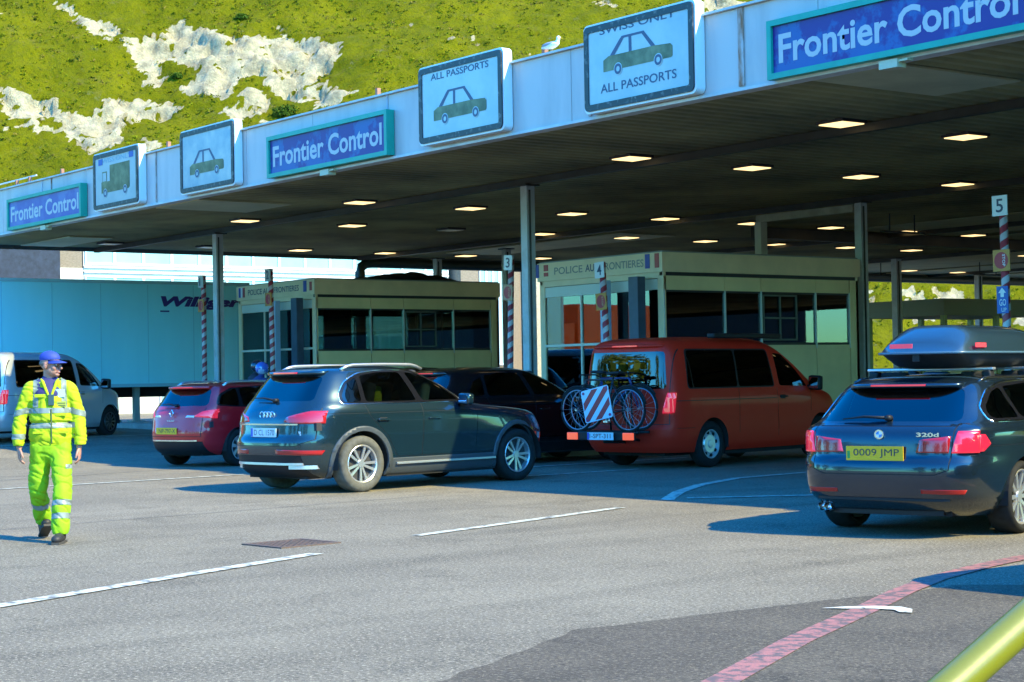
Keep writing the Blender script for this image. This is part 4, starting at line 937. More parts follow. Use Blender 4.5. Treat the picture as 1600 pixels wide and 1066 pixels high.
def make_car(name, label, cat, S, group=None):
    t = thing(name, label, cat, (0, 0, 0), group=group)
    R = S['R']; WB = S['wb']; paint_ = S['paint']
    bm = shell(S['prof'], dz=S.get('dz', .03))
    parts = []
    def cut(nm, polys, m, off=0.0, rim=0.0, par=None, sm=True, each=False):
        """polys: list of (axis, side, polygon, cond)"""
        got = None; res = []
        for (ax, sd, P, cond) in polys:
            fs = carve(bm, P, ax, sd, cond, S.get('nmin', .22))
            if not fs: continue
            nb = take(bm, fs, off, rim)
            if each: res.append(obj(nm, nb, m, par or t, sm))
            else:
                me = bpy.data.meshes.new("tmp"); nb.to_mesh(me); nb.free()
                if got is None: got = bmesh.new()
                got.from_mesh(me); bpy.data.meshes.remove(me)
        if got is not None: res.append(obj(nm, got, m, par or t, sm))
        return res
    # wheel arches and their cladding
    ra = S['arch']
    for yc in (0, WB):
        if S.get('clad'): pass
    for yc in (0, WB):
        fs = carve(bm, circ(yc, R, ra, 44), 'x', 0, None, 0.0); bmesh.ops.delete(bm, geom=fs, context='FACES')
    if S.get('clad'):
        cl = []
        for yc in (0, WB): cl += [('x', 1, circ(yc, R, ra + S['clad'], 44), None), ('x', -1, circ(yc, R, ra + S['clad'], 44), None)]
        for q in cl: cut("arch_cladding", [q], S.get('cladmat', PLAS), off=.012, rim=.02)
    if S.get('sill'):
        zz = S['sill']; y0, y1 = ra * .9, WB - ra * .9
        for sd in (1, -1): cut("sill_cladding", [('x', sd, [(y0 - .1, .1), (y1 + .1, .1), (y1 + .1, zz), (y0 - .1, zz)], None)], S.get('cladmat', PLAS), off=.008, rim=.02)
    # rear lower valance
    if S.get('valance'): 
        zv = S['valance']; hw = S.get('valw', .62)
        cut("rear_valance", [('y', -1, [(-hw, .1), (hw, .1), (hw * .93, zv), (-hw * .93, zv)], None)], PLAS, off=-.004)
    # tail lamps
    for lm in S['lamps']:
        nm, m, sideP, rearP = lm[:4]; off = lm[4] if len(lm) > 4 else .006
        for sd in (1, -1):
            q = []
            xs = S['w'] * S.get('lampx', .87)
            if rearP: q.append(('y', -1, [(min(x, xs) * sd, z) for x, z in rearP], lambda c, nn: c.y < 0 and abs(c.x) < xs + .08))
            if sideP: q.append(('x', 0, sideP, lambda c, nn, sd=sd: c.y < 0.2 and c.x * sd > xs - .0005))
            cut(nm, q, m, off=off, rim=.02)
    # side glazing: panes first, then the pillars between them, then the bright trim round the outline
    gm = S.get('sideglass', CARGLASS)
    for k, P in enumerate(S['panes']):
        P = rounded(P, .05, 3)
        for sd in (1, -1): cut("side_window", [('x', sd, P, None)], (S['glassmats'][k] if 'glassmats' in S else gm), off=-.004, rim=.0)
    if 'outline' in S:
        O = rounded(S['outline'], .07, 3)
        for sd in (1, -1):
            cut("window_pillar", [('x', sd, O, None)], S.get('pillar', GLB), off=.001)
            if S.get('trim') is not None: cut("window_trim", [('x', sd, grow(O, .013), None)], S['trim'], off=.005, rim=.01)
    RG = rounded(S['rearglass'], .06, 3)
    if S.get('rearpane', 1): cut("rear_window", [('y', -1, RG, lambda c, n_: c.y < 1)], PRIV if S.get('rearpriv', 1) else CARGLASS, off=-.003)
    WS = S['windscreen']; cut("windscreen", [('y', 1, rounded(WS, .06, 3), None)], CARGLASS, off=-.003)
    # shut lines
    for (ax, sd, a, c2, wd) in S['gaps']:
        for (p, q) in zip(a, a[1:]):
            e = Vector((q[0] - p[0], q[1] - p[1])).normalized() * wd; nn = (e.y, -e.x)
            P = [(p[0] - nn[0], p[1] - nn[1]), (q[0] - nn[0], q[1] - nn[1]), (q[0] + nn[0], q[1] + nn[1]), (p[0] + nn[0], p[1] + nn[1])]
            for s_ in ((1, -1) if ax == 'x' else (-1,)):
                fs = carve(bm, P, ax, s_, (lambda c, n_: c.y < S['rearend'] + .6) if ax == 'y' else None, .2)
                if fs:
                    nb = take(bm, fs, -.003); me = bpy.data.meshes.new("tmp"); nb.to_mesh(me); nb.free()
                    if 'gapbm' not in S: S['gapbm'] = bmesh.new()
                    S['gapbm'].from_mesh(me); bpy.data.meshes.remove(me)
    if 'gapbm' in S: obj("shut_line", S.pop('gapbm'), GAP, t)
    body = obj("body", bm, paint_, t, True)
    # underside, wheel wells and cabin
    re_, fe = S['rearend'], S['frontend']; W = S['w']
    b = bmesh.new(); box(b, -W + .36, W - .36, re_ + .25, fe - .45, .19, .45); box(b, -W + .1, W - .1, ra + .02, WB - ra - .02, .18, .4); obj("underbody", b, UND, t)
    for yc in (0, WB):
        for sd in (1, -1):
            b = bmesh.new(); n = 20; x0, x1 = sd * (W - .30), sd * (W - .02)
            A = [b.verts.new((x0, yc + (ra + .01) * math.cos(PI * k / n - .15 + .3 * k / n), R + (ra + .01) * math.sin(PI * k / n - .15 + .3 * k / n))) for k in range(n + 1)]
            B = [b.verts.new((x1, v.co.y, v.co.z)) for v in A]
            for k in range(n): b.faces.new((A[k], A[k + 1], B[k + 1], B[k]))
            b.faces.new(A); obj("wheel_arch", b, LINER, t)
            make_wheel(t, sd * (W - S['wid'] / 2 - S.get('inset', .025)), yc, R, S['rim'], S['wid'], S['style'], sd, S.get('dusty', False) and yc == 0, S['rimmat'])
    bz = S['belt']; b = bmesh.new(); box(b, -W + .14, W - .14, re_ + .25, S.get('dash', WB - .75), bz - .32, bz - .22); obj("cabin_floor", b, SEATM, t)
    def seat(x, y):
        b = bmesh.new(); obox(b, (x, y, bz - .02), (.48, .14, .62), (-.22, 0, 0), 0, .05); obj("seat", b, SEATM, t, True)
        b = bmesh.new(); obox(b, (x, y - .10, bz + .36), (.26, .09, .17), (-.15, 0, 0), 0, .035); obj("headrest", b, SEATM, t, True)
    for y in S['rowsy']:
        for x in (-.38, .38): seat(x, y)
    b = bmesh.new(); box(b, -W + .2, W - .2, S.get('dash', WB - .75) - .25, S.get('dash', WB - .75) + .1, bz - .3, bz - .04, 0, .04); obj("dashboard", b, SEATM, t)
    b = bmesh.new(); tube(b, [(-.38 + .18 * math.cos(a), S.get('dash', WB - .75) - .34 + .05 * math.sin(a), bz + .02 + .17 * math.sin(a)) for a in [2 * PI * k / 20 for k in range(20)]], .014, 6, closed=True); obj("steering_wheel", b, SEATM, t, True)
    # exterior fittings
    F = {k: pchip([p[0] for p in S['prof']], [p[i] for p in S['prof']]) for k, i in (('yr', 1), ('yf', 2), ('w', 3))}
    S['F'] = F
    def plate(z, y, txt, bg, ink, wdt=.52, hh=.115, tilt=0.0, xc=0.0, font_w=.80):
        pl = obj("number_plate", (lambda b: (box(b, -wdt / 2, wdt / 2, -.008, 0, -hh / 2, hh / 2), b)[1])(bmesh.new()), bg, t); pl.location = (xc, y, z); pl.rotation_euler = (tilt, 0, 0)
        tx = text("plate_characters", txt, ink, pl, (-wdt * font_w / 2 + .015, -.0095, -hh * .32), wdt * font_w, hh * .64, bold=.0)
        return pl
    if 'plate' in S: S['plate_obj'] = plate(*S['plate'])
    for sd in (1, -1):
        for y, z in S.get('handles', []):
            b = bmesh.new(); x = sd * (S['hx'] + .012); obox(b, (x + sd * .012, y, z), (.025, .20, .028), None, 0, .01); obj("door_handle", b, S.get('handlemat', paint_), t, True)
            b = bmesh.new(); obox(b, (x - sd * .006, y, z - .004), (.012, .13, .06), None, 0, .005); obj("handle_recess", b, GAP, t)
        y, z, x = S['mirror']; mp = S.get('mirrormat', paint_)
        b = bmesh.new(); obox(b, (sd * (x + .17), y, z), (.24, .12, .155 * S.get('mirs', 1)), (0, sd * .05, sd * -.15), 0, .045); mi = obj("wing_mirror", b, mp, t, True)
        b = bmesh.new(); obox(b, (sd * (x + .17), y - .062, z), (.19, .012, .115 * S.get('mirs', 1)), (0, sd * .05, sd * -.15), 0, .005); obj("mirror_glass", b, M("mirror_glass", (.6, .65, .7), .03, metal=1.0), mi)
        b = bmesh.new(); obox(b, (sd * (x + .03), y + .02, z - .05), (.14, .06, .04), None, 0, .01); obj("mirror_arm", b, PLAS, mi)
        if 'rails' in S:
            x, y0, y1, z0, h, m, th = S['rails']
            n = 14; P = []
            for k in range(n + 1):
                u = k / n; P.append((sd * (x + .03 * math.sin(PI * u) * 0), y0 + (y1 - y0) * u, z0 + h * min(1, math.sin(PI * u) * 3.2) - .03 * abs(u - .5) ** 1.5))
            b = bmesh.new(); tube(b, P, th, 8); obj("roof_rail", b, m, t, True)
    if 'wiper' in S:
        x0, x1, z, y0, dz_ = S['wiper']
        b = bmesh.new(); tube(b, [(x0, y0, z), ((x0 + x1) / 2, y0 - .012, z + .018 + dz_ * .5), (x1, y0, z + dz_)], [.016, .012, .006], 6); cyl(b, (x0, y0 + .05, z), (x0, y0 - .02, z), .026, seg=12); obj("rear_wiper", b, PLAS, t, True)
    return t

_pm = paint_mat
def ry(S, x, z):                                          # rear surface of the body at height z and offset x
    f = [pchip([p[0] for p in S['prof']], [p[i] for p in S['prof']])(z) for i in range(1, 6)]
    ym = (f[0] + f[1]) / 2; return ym - (ym - f[0]) * max(0, 1 - min(1, abs(x) / f[2]) ** f[3]) ** (1 / f[3])
def sx(S, y, z):                                          # side surface (half width) at height z and length y
    f = [pchip([p[0] for p in S['prof']], [p[i] for p in S['prof']])(z) for i in range(1, 6)]
    ym = (f[0] + f[1]) / 2; h = (ym - f[0]) if y < ym else (f[1] - ym); e = f[3] if y < ym else f[4]
    return f[2] * max(0, 1 - min(1, abs(y - ym) / h) ** e) ** (1 / e)
def band(name, par, S, x0, x1, z0, z1, m, out=.012, deep=.03, n=24, zref=None, taper=0.0, sm=False):
    b = bmesh.new(); prev = None
    for i in range(n + 1):
        x = x0 + (x1 - x0) * i / n; y = ry(S, x, zref if zref else (z0 + z1) / 2); k = 1 - taper * abs(2 * i / n - 1) ** 3
        r = [b.verts.new(q) for q in ((x, y - out * k, z0), (x, y - out * k, z1), (x, y + deep, z1), (x, y + deep, z0))]
        if prev:
            for a in range(4): b.faces.new((prev[a], prev[(a + 1) % 4], r[(a + 1) % 4], r[a]))
        else: b.faces.new(r)
        prev = r
    b.faces.new(prev[::-1]); bmesh.ops.recalc_face_normals(b, faces=b.faces[:]); return obj(name, b, m, par, sm)
def spoiler(par, S, hw, z, thick, m, out=.11, deep=.16, lampw=.24):
    yc = ry(S, 0, z); b = bmesh.new(); prev = None; n = 28
    for i in range(n + 1):
        x = -hw + 2 * hw * i / n; k = 1 - .75 * abs(2 * i / n - 1) ** 5; y = ry(S, x, z)
        q = [(x, y - out * k, z - .002), (x, y - out * k - .006, z + thick * .5), (x, y - out * k + .012, z + thick), (x, y + deep, z + thick + .022 * k), (x, y + deep, z - .02), (x, y - out * k * .3, z - .012)]
        r = [b.verts.new(v) for v in q]
        if prev:
            for a in range(6): b.faces.new((prev[a], prev[(a + 1) % 6], r[(a + 1) % 6], r[a]))
        else: b.faces.new(r)
        prev = r
    b.faces.new(prev[::-1]); bmesh.ops.recalc_face_normals(b, faces=b.faces[:]); obj("spoiler", b, m, par, True)
    band("high_brake_lamp", par, S, -lampw, lampw, z + .006, z + thick - .008, REDON, out=out + .0125, deep=-out + .01, zref=z)
def paint_mat(name, col, metal=0.25, rough=0.32, fl=0.06):
    m = _pm(name, col, metal, rough, fl); n = m.node_tree; b = n.nodes["Principled BSDF"]     # painted outside, dark lining inside
    src = b.inputs['Base Color'].links[0].from_socket; g = n.nodes.new("ShaderNodeNewGeometry"); x = n.nodes.new("ShaderNodeMix"); x.data_type = 'RGBA'
    n.links.new(g.outputs['Backfacing'], x.inputs[0]); n.links.new(src, x.inputs[6]); x.inputs[7].default_value = (.02, .02, .02, 1); n.links.new(x.outputs[2], b.inputs['Base Color'])
    return m
PY = M("plate_yellow", (0.78, 0.40, 0.006), 0.45); PW = M("plate_white", (0.62, 0.66, 0.70), 0.45); PK = M("plate_ink", (0.02, 0.02, 0.04), 0.5)
NAVY = paint_mat("paint_dark_teal_blue", (0.010, 0.030, 0.042), .45, .25); NAVY2 = paint_mat("paint_midnight_blue", (0.012, 0.026, 0.040), .5, .22)
CHER = paint_mat("paint_cherry_red", (0.60, 0.006, 0.014), .2, .35); BRICKR = paint_mat("paint_brick_red", (0.75, 0.022, 0.008), .0, .5); BRICKR.node_tree.nodes["Principled BSDF"].inputs["Coat Weight"].default_value = .05; BRICKR.node_tree.nodes["Principled BSDF"].inputs["Specular IOR Level"].default_value = .2
BLACKP = paint_mat("paint_black", (0.006, 0.006, 0.008), .3, .2); SILVP = paint_mat("paint_silver_white", (0.42, 0.44, 0.46), .35, .35)
def put(o, x, y, rz, z=0.0): o.location = (x, y, z); o.rotation_euler = (0, 0, rz)
def bxo(name, par, args, m, bev=0.0, smooth=False, rot=None):
    b = bmesh.new()
    for a in (args if isinstance(args[0], (list, tuple)) else [args]): box(b, *a, 0, bev)
    return obj(name, b, m, par, smooth)

# ---- dark blue sport utility with silver rails (middle of the picture)
S1 = dict(R=.365, wb=2.82, arch=.425, clad=.065, cladmat=M("cladding_grey", (0.045, 0.055, 0.065), 0.5), sill=.42, paint=NAVY, w=.945, wid=.25, rim=.245, style='ten', rimmat=ALU, dusty=True,
  rearend=-.92, frontend=3.72, belt=1.13, hx=.93,
  prof=[(.20, -.70, 3.45, .84, 4.6, 4.2), (.28, -.84, 3.62, .89, 4.6, 4.0), (.42, -.90, 3.70, .925, 4.6, 3.6), (.60, -.925, 3.72, .935, 4.6, 3.6), (.68, -.92, 3.72, .94, 4.6, 3.6), (.735, -.875, 3.70, .943, 4.8, 3.6), (.90, -.85, 3.62, .945, 4.8, 3.4),
        (.98, -.83, 3.45, .943, 4.8, 3.4), (1.03, -.80, 3.1, .935, 4.8, 3.4), (1.07, -.77, 2.65, .92, 4.8, 3.6), (1.12, -.735, 2.22, .895, 4.8, 4.0), (1.17, -.70, 2.08, .865, 4.8, 4.4), (1.35, -.565, 1.75, .775, 5, 4.6), (1.50, -.44, 1.42, .69, 5, 4.6), (1.565, -.37, 1.25, .645, 5, 4.4), (1.605, -.26, 1.08, .57, 4.6, 4), (1.632, -.05, .90, .44, 4, 3.6), (1.645, .20, .72, .26, 3, 3)],
  panes=[[(-.245, 1.165), (-.25, 1.25), (-.13, 1.40), (.06, 1.485), (.03, 1.165)], [(.10, 1.165), (.13, 1.505), (.48, 1.545), (.83, 1.545), (.97, 1.165)], [(1.07, 1.165), (.93, 1.545), (1.18, 1.515), (1.50, 1.375), (1.80, 1.165)]],
  outline=[(-.29, 1.145), (-.295, 1.26), (-.16, 1.42), (.10, 1.53), (.50, 1.572), (.95, 1.572), (1.22, 1.54), (1.56, 1.385), (1.90, 1.145)], glassmats=[PRIV, CARGLASS, CLR],
  trim=CHR, rearglass=[(-.66, 1.19), (.66, 1.19), (.575, 1.50), (-.575, 1.50)], windscreen=[(-.74, 1.18), (.74, 1.18), (.58, 1.53), (-.58, 1.53)],
  lamps=[("tail_lamp", REDL, [(-.95, .905), (-.62, .93), (-.53, 1.0), (-.56, 1.055), (-.95, 1.055)], [(.36, .925), (.62, .90), (1.0, .90), (1.0, 1.06), (.70, 1.06), (.40, .985)], .008), ("rear_reflector", REDL, None, [(.28, .515), (.80, .50), (.82, .56), (.28, .575)], .004)],
  gaps=[('x', 0, [(1.02, 1.14), (1.03, .95), (1.00, .40)], 0, .004), ('x', 0, [(.05, 1.14), (.12, .98), (.42, .70), (.56, .45)], 0, .004), ('x', 0, [(1.99, 1.08), (2.02, .9), (1.98, .45)], 0, .004), ('x', 0, [(-.60, 1.02), (1.9, 1.02)], 0, .003), ('y', 0, [(-.78, 1.1), (-.77, .70), (-.60, .62), (.60, .62), (.77, .70), (.78, 1.1)], 0, .004), ('x', 0, [(.55, .44), (2.3, .44)], 0, .003)],
  valance=.50, valw=.70, rowsy=[.38, 1.35], plate=(.79, -.882, "D CL 1570", PW, PK, .52, .115), handles=[(.33, .93), (1.22, .925)], handlemat=NAVY, mirror=(1.72, 1.17, .86), mirrormat=NAVY, rails=(.60, -.10, 1.30, 1.595, .055, ALU, .021), wiper=(.02, -.42, 1.20, -.715, .03))
q5 = make_car("parked_car", "dark blue green sport utility car with silver roof rails, front half in shade", "car", S1, group="cars queueing at the border lanes")
spoiler(q5, S1, .56, 1.535, .035, NAVY, .11)
band("chrome_strip", q5, S1, -.60, .60, .885, .903, CHR, .014); band("skid_trim", q5, S1, -.66, .66, .375, .405, ALU, .014)
for sd in (1, -1):
    b = bmesh.new(); box(b, *sorted((sd * .920, sd * .945)), .55, 2.35, .335, .365, 0, .006); obj("sill_strip", b, ALU, q5)
    band("exhaust_trim", q5, S1, *sorted((sd * .48, sd * .76)), .325, .372, ALU, .016)
b = bmesh.new()
for k in range(4): 
    tube(b, [(-.105 + k * .07 + .046 * math.cos(a), ry(S1, 0, 1.01) - .010, 1.01 + .046 * math.sin(a)) for a in [2 * PI * i / 20 for i in range(20)]], .007, 6, closed=True)
obj("ring_badge", b, CHR, q5, True)
b = bmesh.new(); box(b, -.02, .12, 0, .006, 0, .07); 
sk = text("model_badge", "TS", M("badge_pale", (.5, .6, .7), .3), q5, (.56, ry(S1, .6, .77) - .006, .75), .09, .055, rot=(PI / 2, 0, .28), bold=.05); b.free()
bxo("euro_band", S1['plate_obj'], (-.259, -.222, -.0095, -.0078, -.055, .055), M("euro_blue", (0.02, 0.05, 0.45), .4))
put(q5, -20.72, 12.45, math.radians(8.0)); q5.scale = (1.02, 1.02, 1.01)
tag(bxo("yellow_jacket", None, [(-20.62, -20.42, 13.15, 13.3, 1.10, 1.38)], M("jacket_yellow", (0.5, 0.45, 0.02), .8), .05, True), "bright yellow jacket hanging inside the rear side window of the dark blue car", "jacket")

# ---- red van
S2 = dict(R=.345, wb=3.0, arch=.395, paint=BRICKR, w=.95, wid=.215, rim=.215, style='steel', rimmat=M("steel_rim_silver", (0.50, 0.58, 0.62), .35, metal=.5), rearend=-1.0, frontend=3.88, belt=1.13, hx=.95, dash=2.35, inset=.035,
  prof=[(.24, -.88, 3.70, .88, 7, 4.5), (.34, -.96, 3.80, .93, 7, 4.5), (.50, -1.0, 3.86, .948, 8, 4.5), (.60, -1.0, 3.88, .952, 8, 4.5), (.64, -.965, 3.87, .952, 9, 4.5), (.90, -.955, 3.84, .955, 9, 4.5), (1.02, -.95, 3.72, .952, 9, 4.6), (1.10, -.945, 3.45, .945, 9, 5), (1.17, -.94, 3.12, .935, 9, 6), (1.24, -.935, 2.98, .925, 9, 7), (1.50, -.91, 2.58, .885, 9, 7),
        (1.72, -.885, 2.18, .84, 9, 7), (1.82, -.865, 1.98, .80, 8, 6), (1.88, -.83, 1.85, .745, 7, 5), (1.925, -.68, 1.65, .63, 6, 4.5), (1.945, -.35, 1.35, .47, 5, 4), (1.955, 0, 1.1, .30, 4, 3)],
  panes=[[(-.55, 1.19), (-.57, 1.26), (-.52, 1.74), (.66, 1.74), (.66, 1.19)], [(.70, 1.19), (.70, 1.74), (1.55, 1.74), (1.64, 1.19)], [(1.80, 1.19), (1.74, 1.70), (2.02, 1.68), (2.35, 1.43), (2.62, 1.17)]],
  outline=[(-.59, 1.17), (-.56, 1.765), (1.58, 1.765), (1.67, 1.17)], pillar=PLAS, trim=None, glassmats=[PRIV, PRIV, CARGLASS],
  rearglass=[(-.76, 1.18), (.76, 1.18), (.70, 1.73), (-.70, 1.73)], windscreen=[(-.80, 1.28), (.80, 1.28), (.70, 1.78), (-.70, 1.78)],
  lamps=[("tail_lamp", REDON, [(-1.0, .82), (-.84, .83), (-.80, 1.12), (-1.0, 1.12)], [(.70, .82), (.97, .82), (.97, 1.12), (.77, 1.12)], .012)],
  gaps=[('x', 0, [(.68, 1.16), (.68, .5)], 0, .004), ('x', 0, [(1.72, 1.16), (1.74, .42)], 0, .004), ('x', 0, [(2.70, 1.16), (2.68, .78)], 0, .004), ('x', 0, [(-.84, 1.0), (1.7, 1.0)], 0, .005), ('y', 0, [(-.80, 1.8), (-.80, .66), (.80, .66), (.80, 1.8)], 0, .005), ('x', 0, [(-.8, .60), (-.45, .60)], 0, .003)],
  rowsy=[-.1, .95, 2.0], handles=[(1.86, 1.02)], handlemat=PLAS, mirror=(2.66, 1.22, .88), mirrormat=PLAS, mirs=1.5)
vr = make_car("red_van", "brick red passenger van with bicycles carried on its tailgate", "van", S2)
spoiler(vr, S2, .66, 1.80, .035, BRICKR, .06)
bxo("awning_case", vr, (.70, .84, .2, 2.0, 1.925, 2.0), PLAS, .02, True)
vw = copy_tree(vr); vw.name = "silver_van"; tag(vw, "silver white passenger van behind the person in yellow, nose in shade", "van")
DRIM = M("dark_rim", (0.10, 0.11, 0.12), .3, metal=.8)
for ch in list(vw.children):
    if ch.name.startswith("awning_case"): bpy.data.objects.remove(ch); continue
    if ch.name.split('.')[0] in ("body", "spoiler", "door_handle"):
        ch.data = ch.data.copy()
        for i, mm in enumerate(ch.data.materials): ch.data.materials[i] = SILVP
    if ch.name.startswith("wheel") and not ch.name.startswith("wheel_arch"):
        for g_ in list(ch.children):
            if g_.name.startswith("rim_hole"): bpy.data.objects.remove(g_); continue
            if g_.name.startswith("rim"):
                y = sum(v.co.y for v in g_.data.vertices) / len(g_.data.vertices); xm = sum(v.co.x for v in g_.data.vertices) / len(g_.data.vertices); sdx = 1 if xm > 0 else -1
                b = bmesh.new()
                for k in range(10):
                    a = 2 * PI * k / 10; ca, sa = math.cos(a), math.sin(a)
                    for r0, r1 in ((.05, .205),):
                        x = xm + sdx * .05; P = [b.verts.new((x + sdx * d, y + ca * r - sa * w_, .345 + sa * r + ca * w_)) for r, w_, d in ((r0, -.012, 0), (r0, .012, 0), (r1, .02, .012), (r1, -.02, .012))]; b.faces.new(P)
                tube(b, [(xm + sdx * .05, y + .21 * math.cos(a), .345 + .21 * math.sin(a)) for a in [2 * PI * i / 32 for i in range(32)]], .014, 6, closed=True)
                me = bpy.data.meshes.new("rim"); b.to_mesh(me); b.free(); me.materials.append(DRIM); g_.data = me
put(vr, -21.47, 19.35, math.radians(10.0)); vr.scale = (1.04, 1.03, 1.055)
put(vw, -38.0, 14.75, math.radians(32), gz(-38.0)); vw.scale = (.98, .98, 1.0)

# ---- red estate
S4 = dict(R=.315, wb=2.60, arch=.35, paint=CHER, w=.865, wid=.20, rim=.205, style='blade', rimmat=ALU, rearend=-.86, frontend=3.4, belt=.99, hx=.86,
  prof=[(.20, -.66, 3.15, .76, 4.2, 4), (.28, -.78, 3.28, .82, 4.2, 4), (.40, -.84, 3.36, .85, 4.2, 3.6), (.58, -.86, 3.40, .862, 4.2, 3.4), (.66, -.845, 3.39, .865, 4.2, 3.4), (.80, -.81, 3.34, .868, 4.4, 3.4), (.90, -.785, 3.15, .866, 4.4, 3.4), (.96, -.745, 2.7, .85, 4.4, 3.6), (1.01, -.70, 2.15, .82, 4.4, 4), (1.10, -.62, 1.90, .78, 4.4, 4.4), (1.25, -.50, 1.60, .705, 4.6, 4.4), (1.345, -.40, 1.40, .64, 4.8, 4.4), (1.39, -.27, 1.2, .56, 4.4, 4), (1.42, -.05, 1.0, .44, 4, 3.6), (1.432, .2, .8, .26, 3, 3)],
  panes=[[(-.40, 1.05), (-.30, 1.20), (-.05, 1.30), (.06, 1.31), (.02, 1.02)], [(.10, 1.02), (.14, 1.32), (.75, 1.34), (.84, 1.02)], [(.92, 1.02), (.84, 1.34), (1.15, 1.30), (1.45, 1.17), (1.72, 1.02)]],
  outline=[(-.46, 1.03), (-.34, 1.22), (-.07, 1.325), (.75, 1.36), (1.15, 1.33), (1.48, 1.19), (1.80, 1.0), (0, 1.0)], trim=None,
  rearglass=[(-.62, 1.03), (.62, 1.03), (.53, 1.31), (-.53, 1.31)], windscreen=[(-.70, 1.04), (.70, 1.04), (.56, 1.33), (-.56, 1.33)],
  lamps=[("tail_lamp", REDON, [(-.9, .82), (-.62, .83), (-.42, .93), (-.48, .97), (-.9, .97)], [(.48, .86), (.95, .82), (.95, .975), (.60, .94)], .008), ("reversing_lamp", CLEAR, None, [(.30, .84), (.478, .835), (.478, .87), (.33, .875)], .004)],
  gaps=[('x', 0, [(.88, 1.0), (.88, .35)], 0, .004), ('x', 0, [(.05, 1.0), (.15, .8), (.40, .5)], 0, .004), ('y', 0, [(-.62, 1.0), (-.60, .52), (.60, .52), (.62, 1.0)], 0, .005)],
  valance=.44, valw=.66, rowsy=[.30, 1.2], plate=(.615, -.862, "NP-797-X", PY, PK, .50, .11, 0, -.10), handles=[(.25, .84), (1.02, .84)], mirror=(1.60, 1.02, .80), rails=(.56, -.14, 1.15, 1.375, .06, ALU, .022), wiper=(.0, -.36, 1.04, -.72, .02))
re4 = make_car("parked_car", "cherry red estate car with bright roof rails, partly hidden by the dark blue car", "car", S4, group="cars queueing at the border lanes")
spoiler(re4, S4, .50, 1.325, .032, CHER, .13)
band("chrome_strip", re4, S4, -.55, .55, .44, .462, CHR, .014)
b = bmesh.new(); tube(b, [(-.0, -.825, .97), (.045, -.835, .91), (0, -.845, .85), (-.045, -.835, .91)], .011, 6, closed=True); obj("diamond_badge", b, CHR, re4)
text("model_lettering", "CLIO", ALU, re4, (-.10, -.851, .775), .18, .024, bold=.01)
put(re4, -28.60, 14.9, math.radians(17.0)); re4.scale = (1, 1, 1.03)

# ---- dark estate with roof box
S5 = dict(R=.325, wb=2.81, arch=.362, paint=NAVY2, w=.905, wid=.235, rim=.245, style='five_double', rimmat=ALU, rearend=-.99, frontend=3.62, belt=1.0, hx=.898,
  prof=[(.19, -.74, 3.35, .80, 4.4, 4), (.26, -.88, 3.48, .86, 4.4, 4), (.38, -.96, 3.58, .888, 5.4, 3.6), (.58, -.985, 3.62, .90, 5.8, 3.4), (.66, -.975, 3.62, .903, 5.8, 3.4), (.70, -.945, 3.60, .905, 5.8, 3.4), (.86, -.925, 3.40, .908, 5.8, 3.3), (.93, -.90, 2.95, .90, 5.8, 3.4), (.965, -.855, 2.5, .885, 5.8, 3.6), (1.01, -.80, 2.05, .845, 4.6, 4), (1.06, -.745, 1.90, .81, 4.6, 4.4), (1.20, -.585, 1.60, .735, 4.8, 4.6), (1.325, -.43, 1.32, .66, 5, 4.6), (1.37, -.33, 1.18, .60, 4.8, 4.4), (1.40, -.18, 1.02, .50, 4.4, 4), (1.42, .10, .85, .34, 4, 3.6), (1.427, .3, .72, .2, 3, 3)],
  panes=[[(-.42, 1.05), (-.40, 1.13), (-.20, 1.26), (-.02, 1.30), (.05, 1.03), (-.36, 1.03)], [(.11, 1.03), (.05, 1.305), (.72, 1.335), (.82, 1.03)], [(.92, 1.03), (.82, 1.335), (1.1, 1.30), (1.42, 1.18), (1.74, 1.03)]],
  outline=[(-.47, 1.01), (-.46, 1.13), (-.24, 1.28), (.05, 1.335), (.72, 1.36), (1.1, 1.335), (1.46, 1.205), (1.84, 1.005)], trim=CHR, glassmats=[PRIV, CARGLASS, CARGLASS],
  rearglass=[(-.64, 1.015), (.64, 1.015), (.545, 1.30), (-.545, 1.30)], windscreen=[(-.72, 1.05), (.72, 1.05), (.58, 1.33), (-.58, 1.33)],
  lamps=[("tail_lamp", REDON, [(-1.0, .745), (-.68, .755), (-.60, .82), (-.66, .90), (-1.0, .925)], [(.62, .745), (1.0, .745), (1.0, .93), (.66, .93)], .012), ("inner_tail_lamp", REDL, None, [(.33, .75), (.60, .745), (.615, .89), (.36, .86)], .006), ("rear_reflector", REFL, None, [(.38, .40), (.70, .39), (.72, .43), (.38, .435)], .004)],
  gaps=[('x', 0, [(.87, 1.0), (.88, .35)], 0, .004), ('x', 0, [(.08, 1.0), (.16, .8), (.42, .5)], 0, .004), ('y', 0, [(-.64, 1.0), (-.61, .60), (-.5, .56), (.5, .56), (.61, .60), (.64, 1.0)], 0, .005), ('x', 0, [(-.6, .80), (1.9, .80)], 0, .003), ('y', 0, [(-.60, .975), (.60, .975)], 0, .004)],
  rowsy=[.30, 1.2], plate=(.74, -.957, "0009 JMP", PY, PK, .52, .125, 0, -.03), handles=[(.26, .82), (1.05, .82)], mirror=(1.62, 1.03, .83), wiper=(.02, -.40, 1.045, -.80, -.01))
bm5 = make_car("parked_car", "dark blue estate car carrying a roof box at the right edge", "car", S5, group="cars queueing at the border lanes")
spoiler(bm5, S5, .52, 1.315, .030, NAVY2, .10, lampw=.25)
band("bumper_step", bm5, S5, -.60, .60, .33, .352, PLAS, .010); band("diffuser", bm5, S5, -.50, .50, .20, .27, PLAS, .004)
b = bmesh.new()
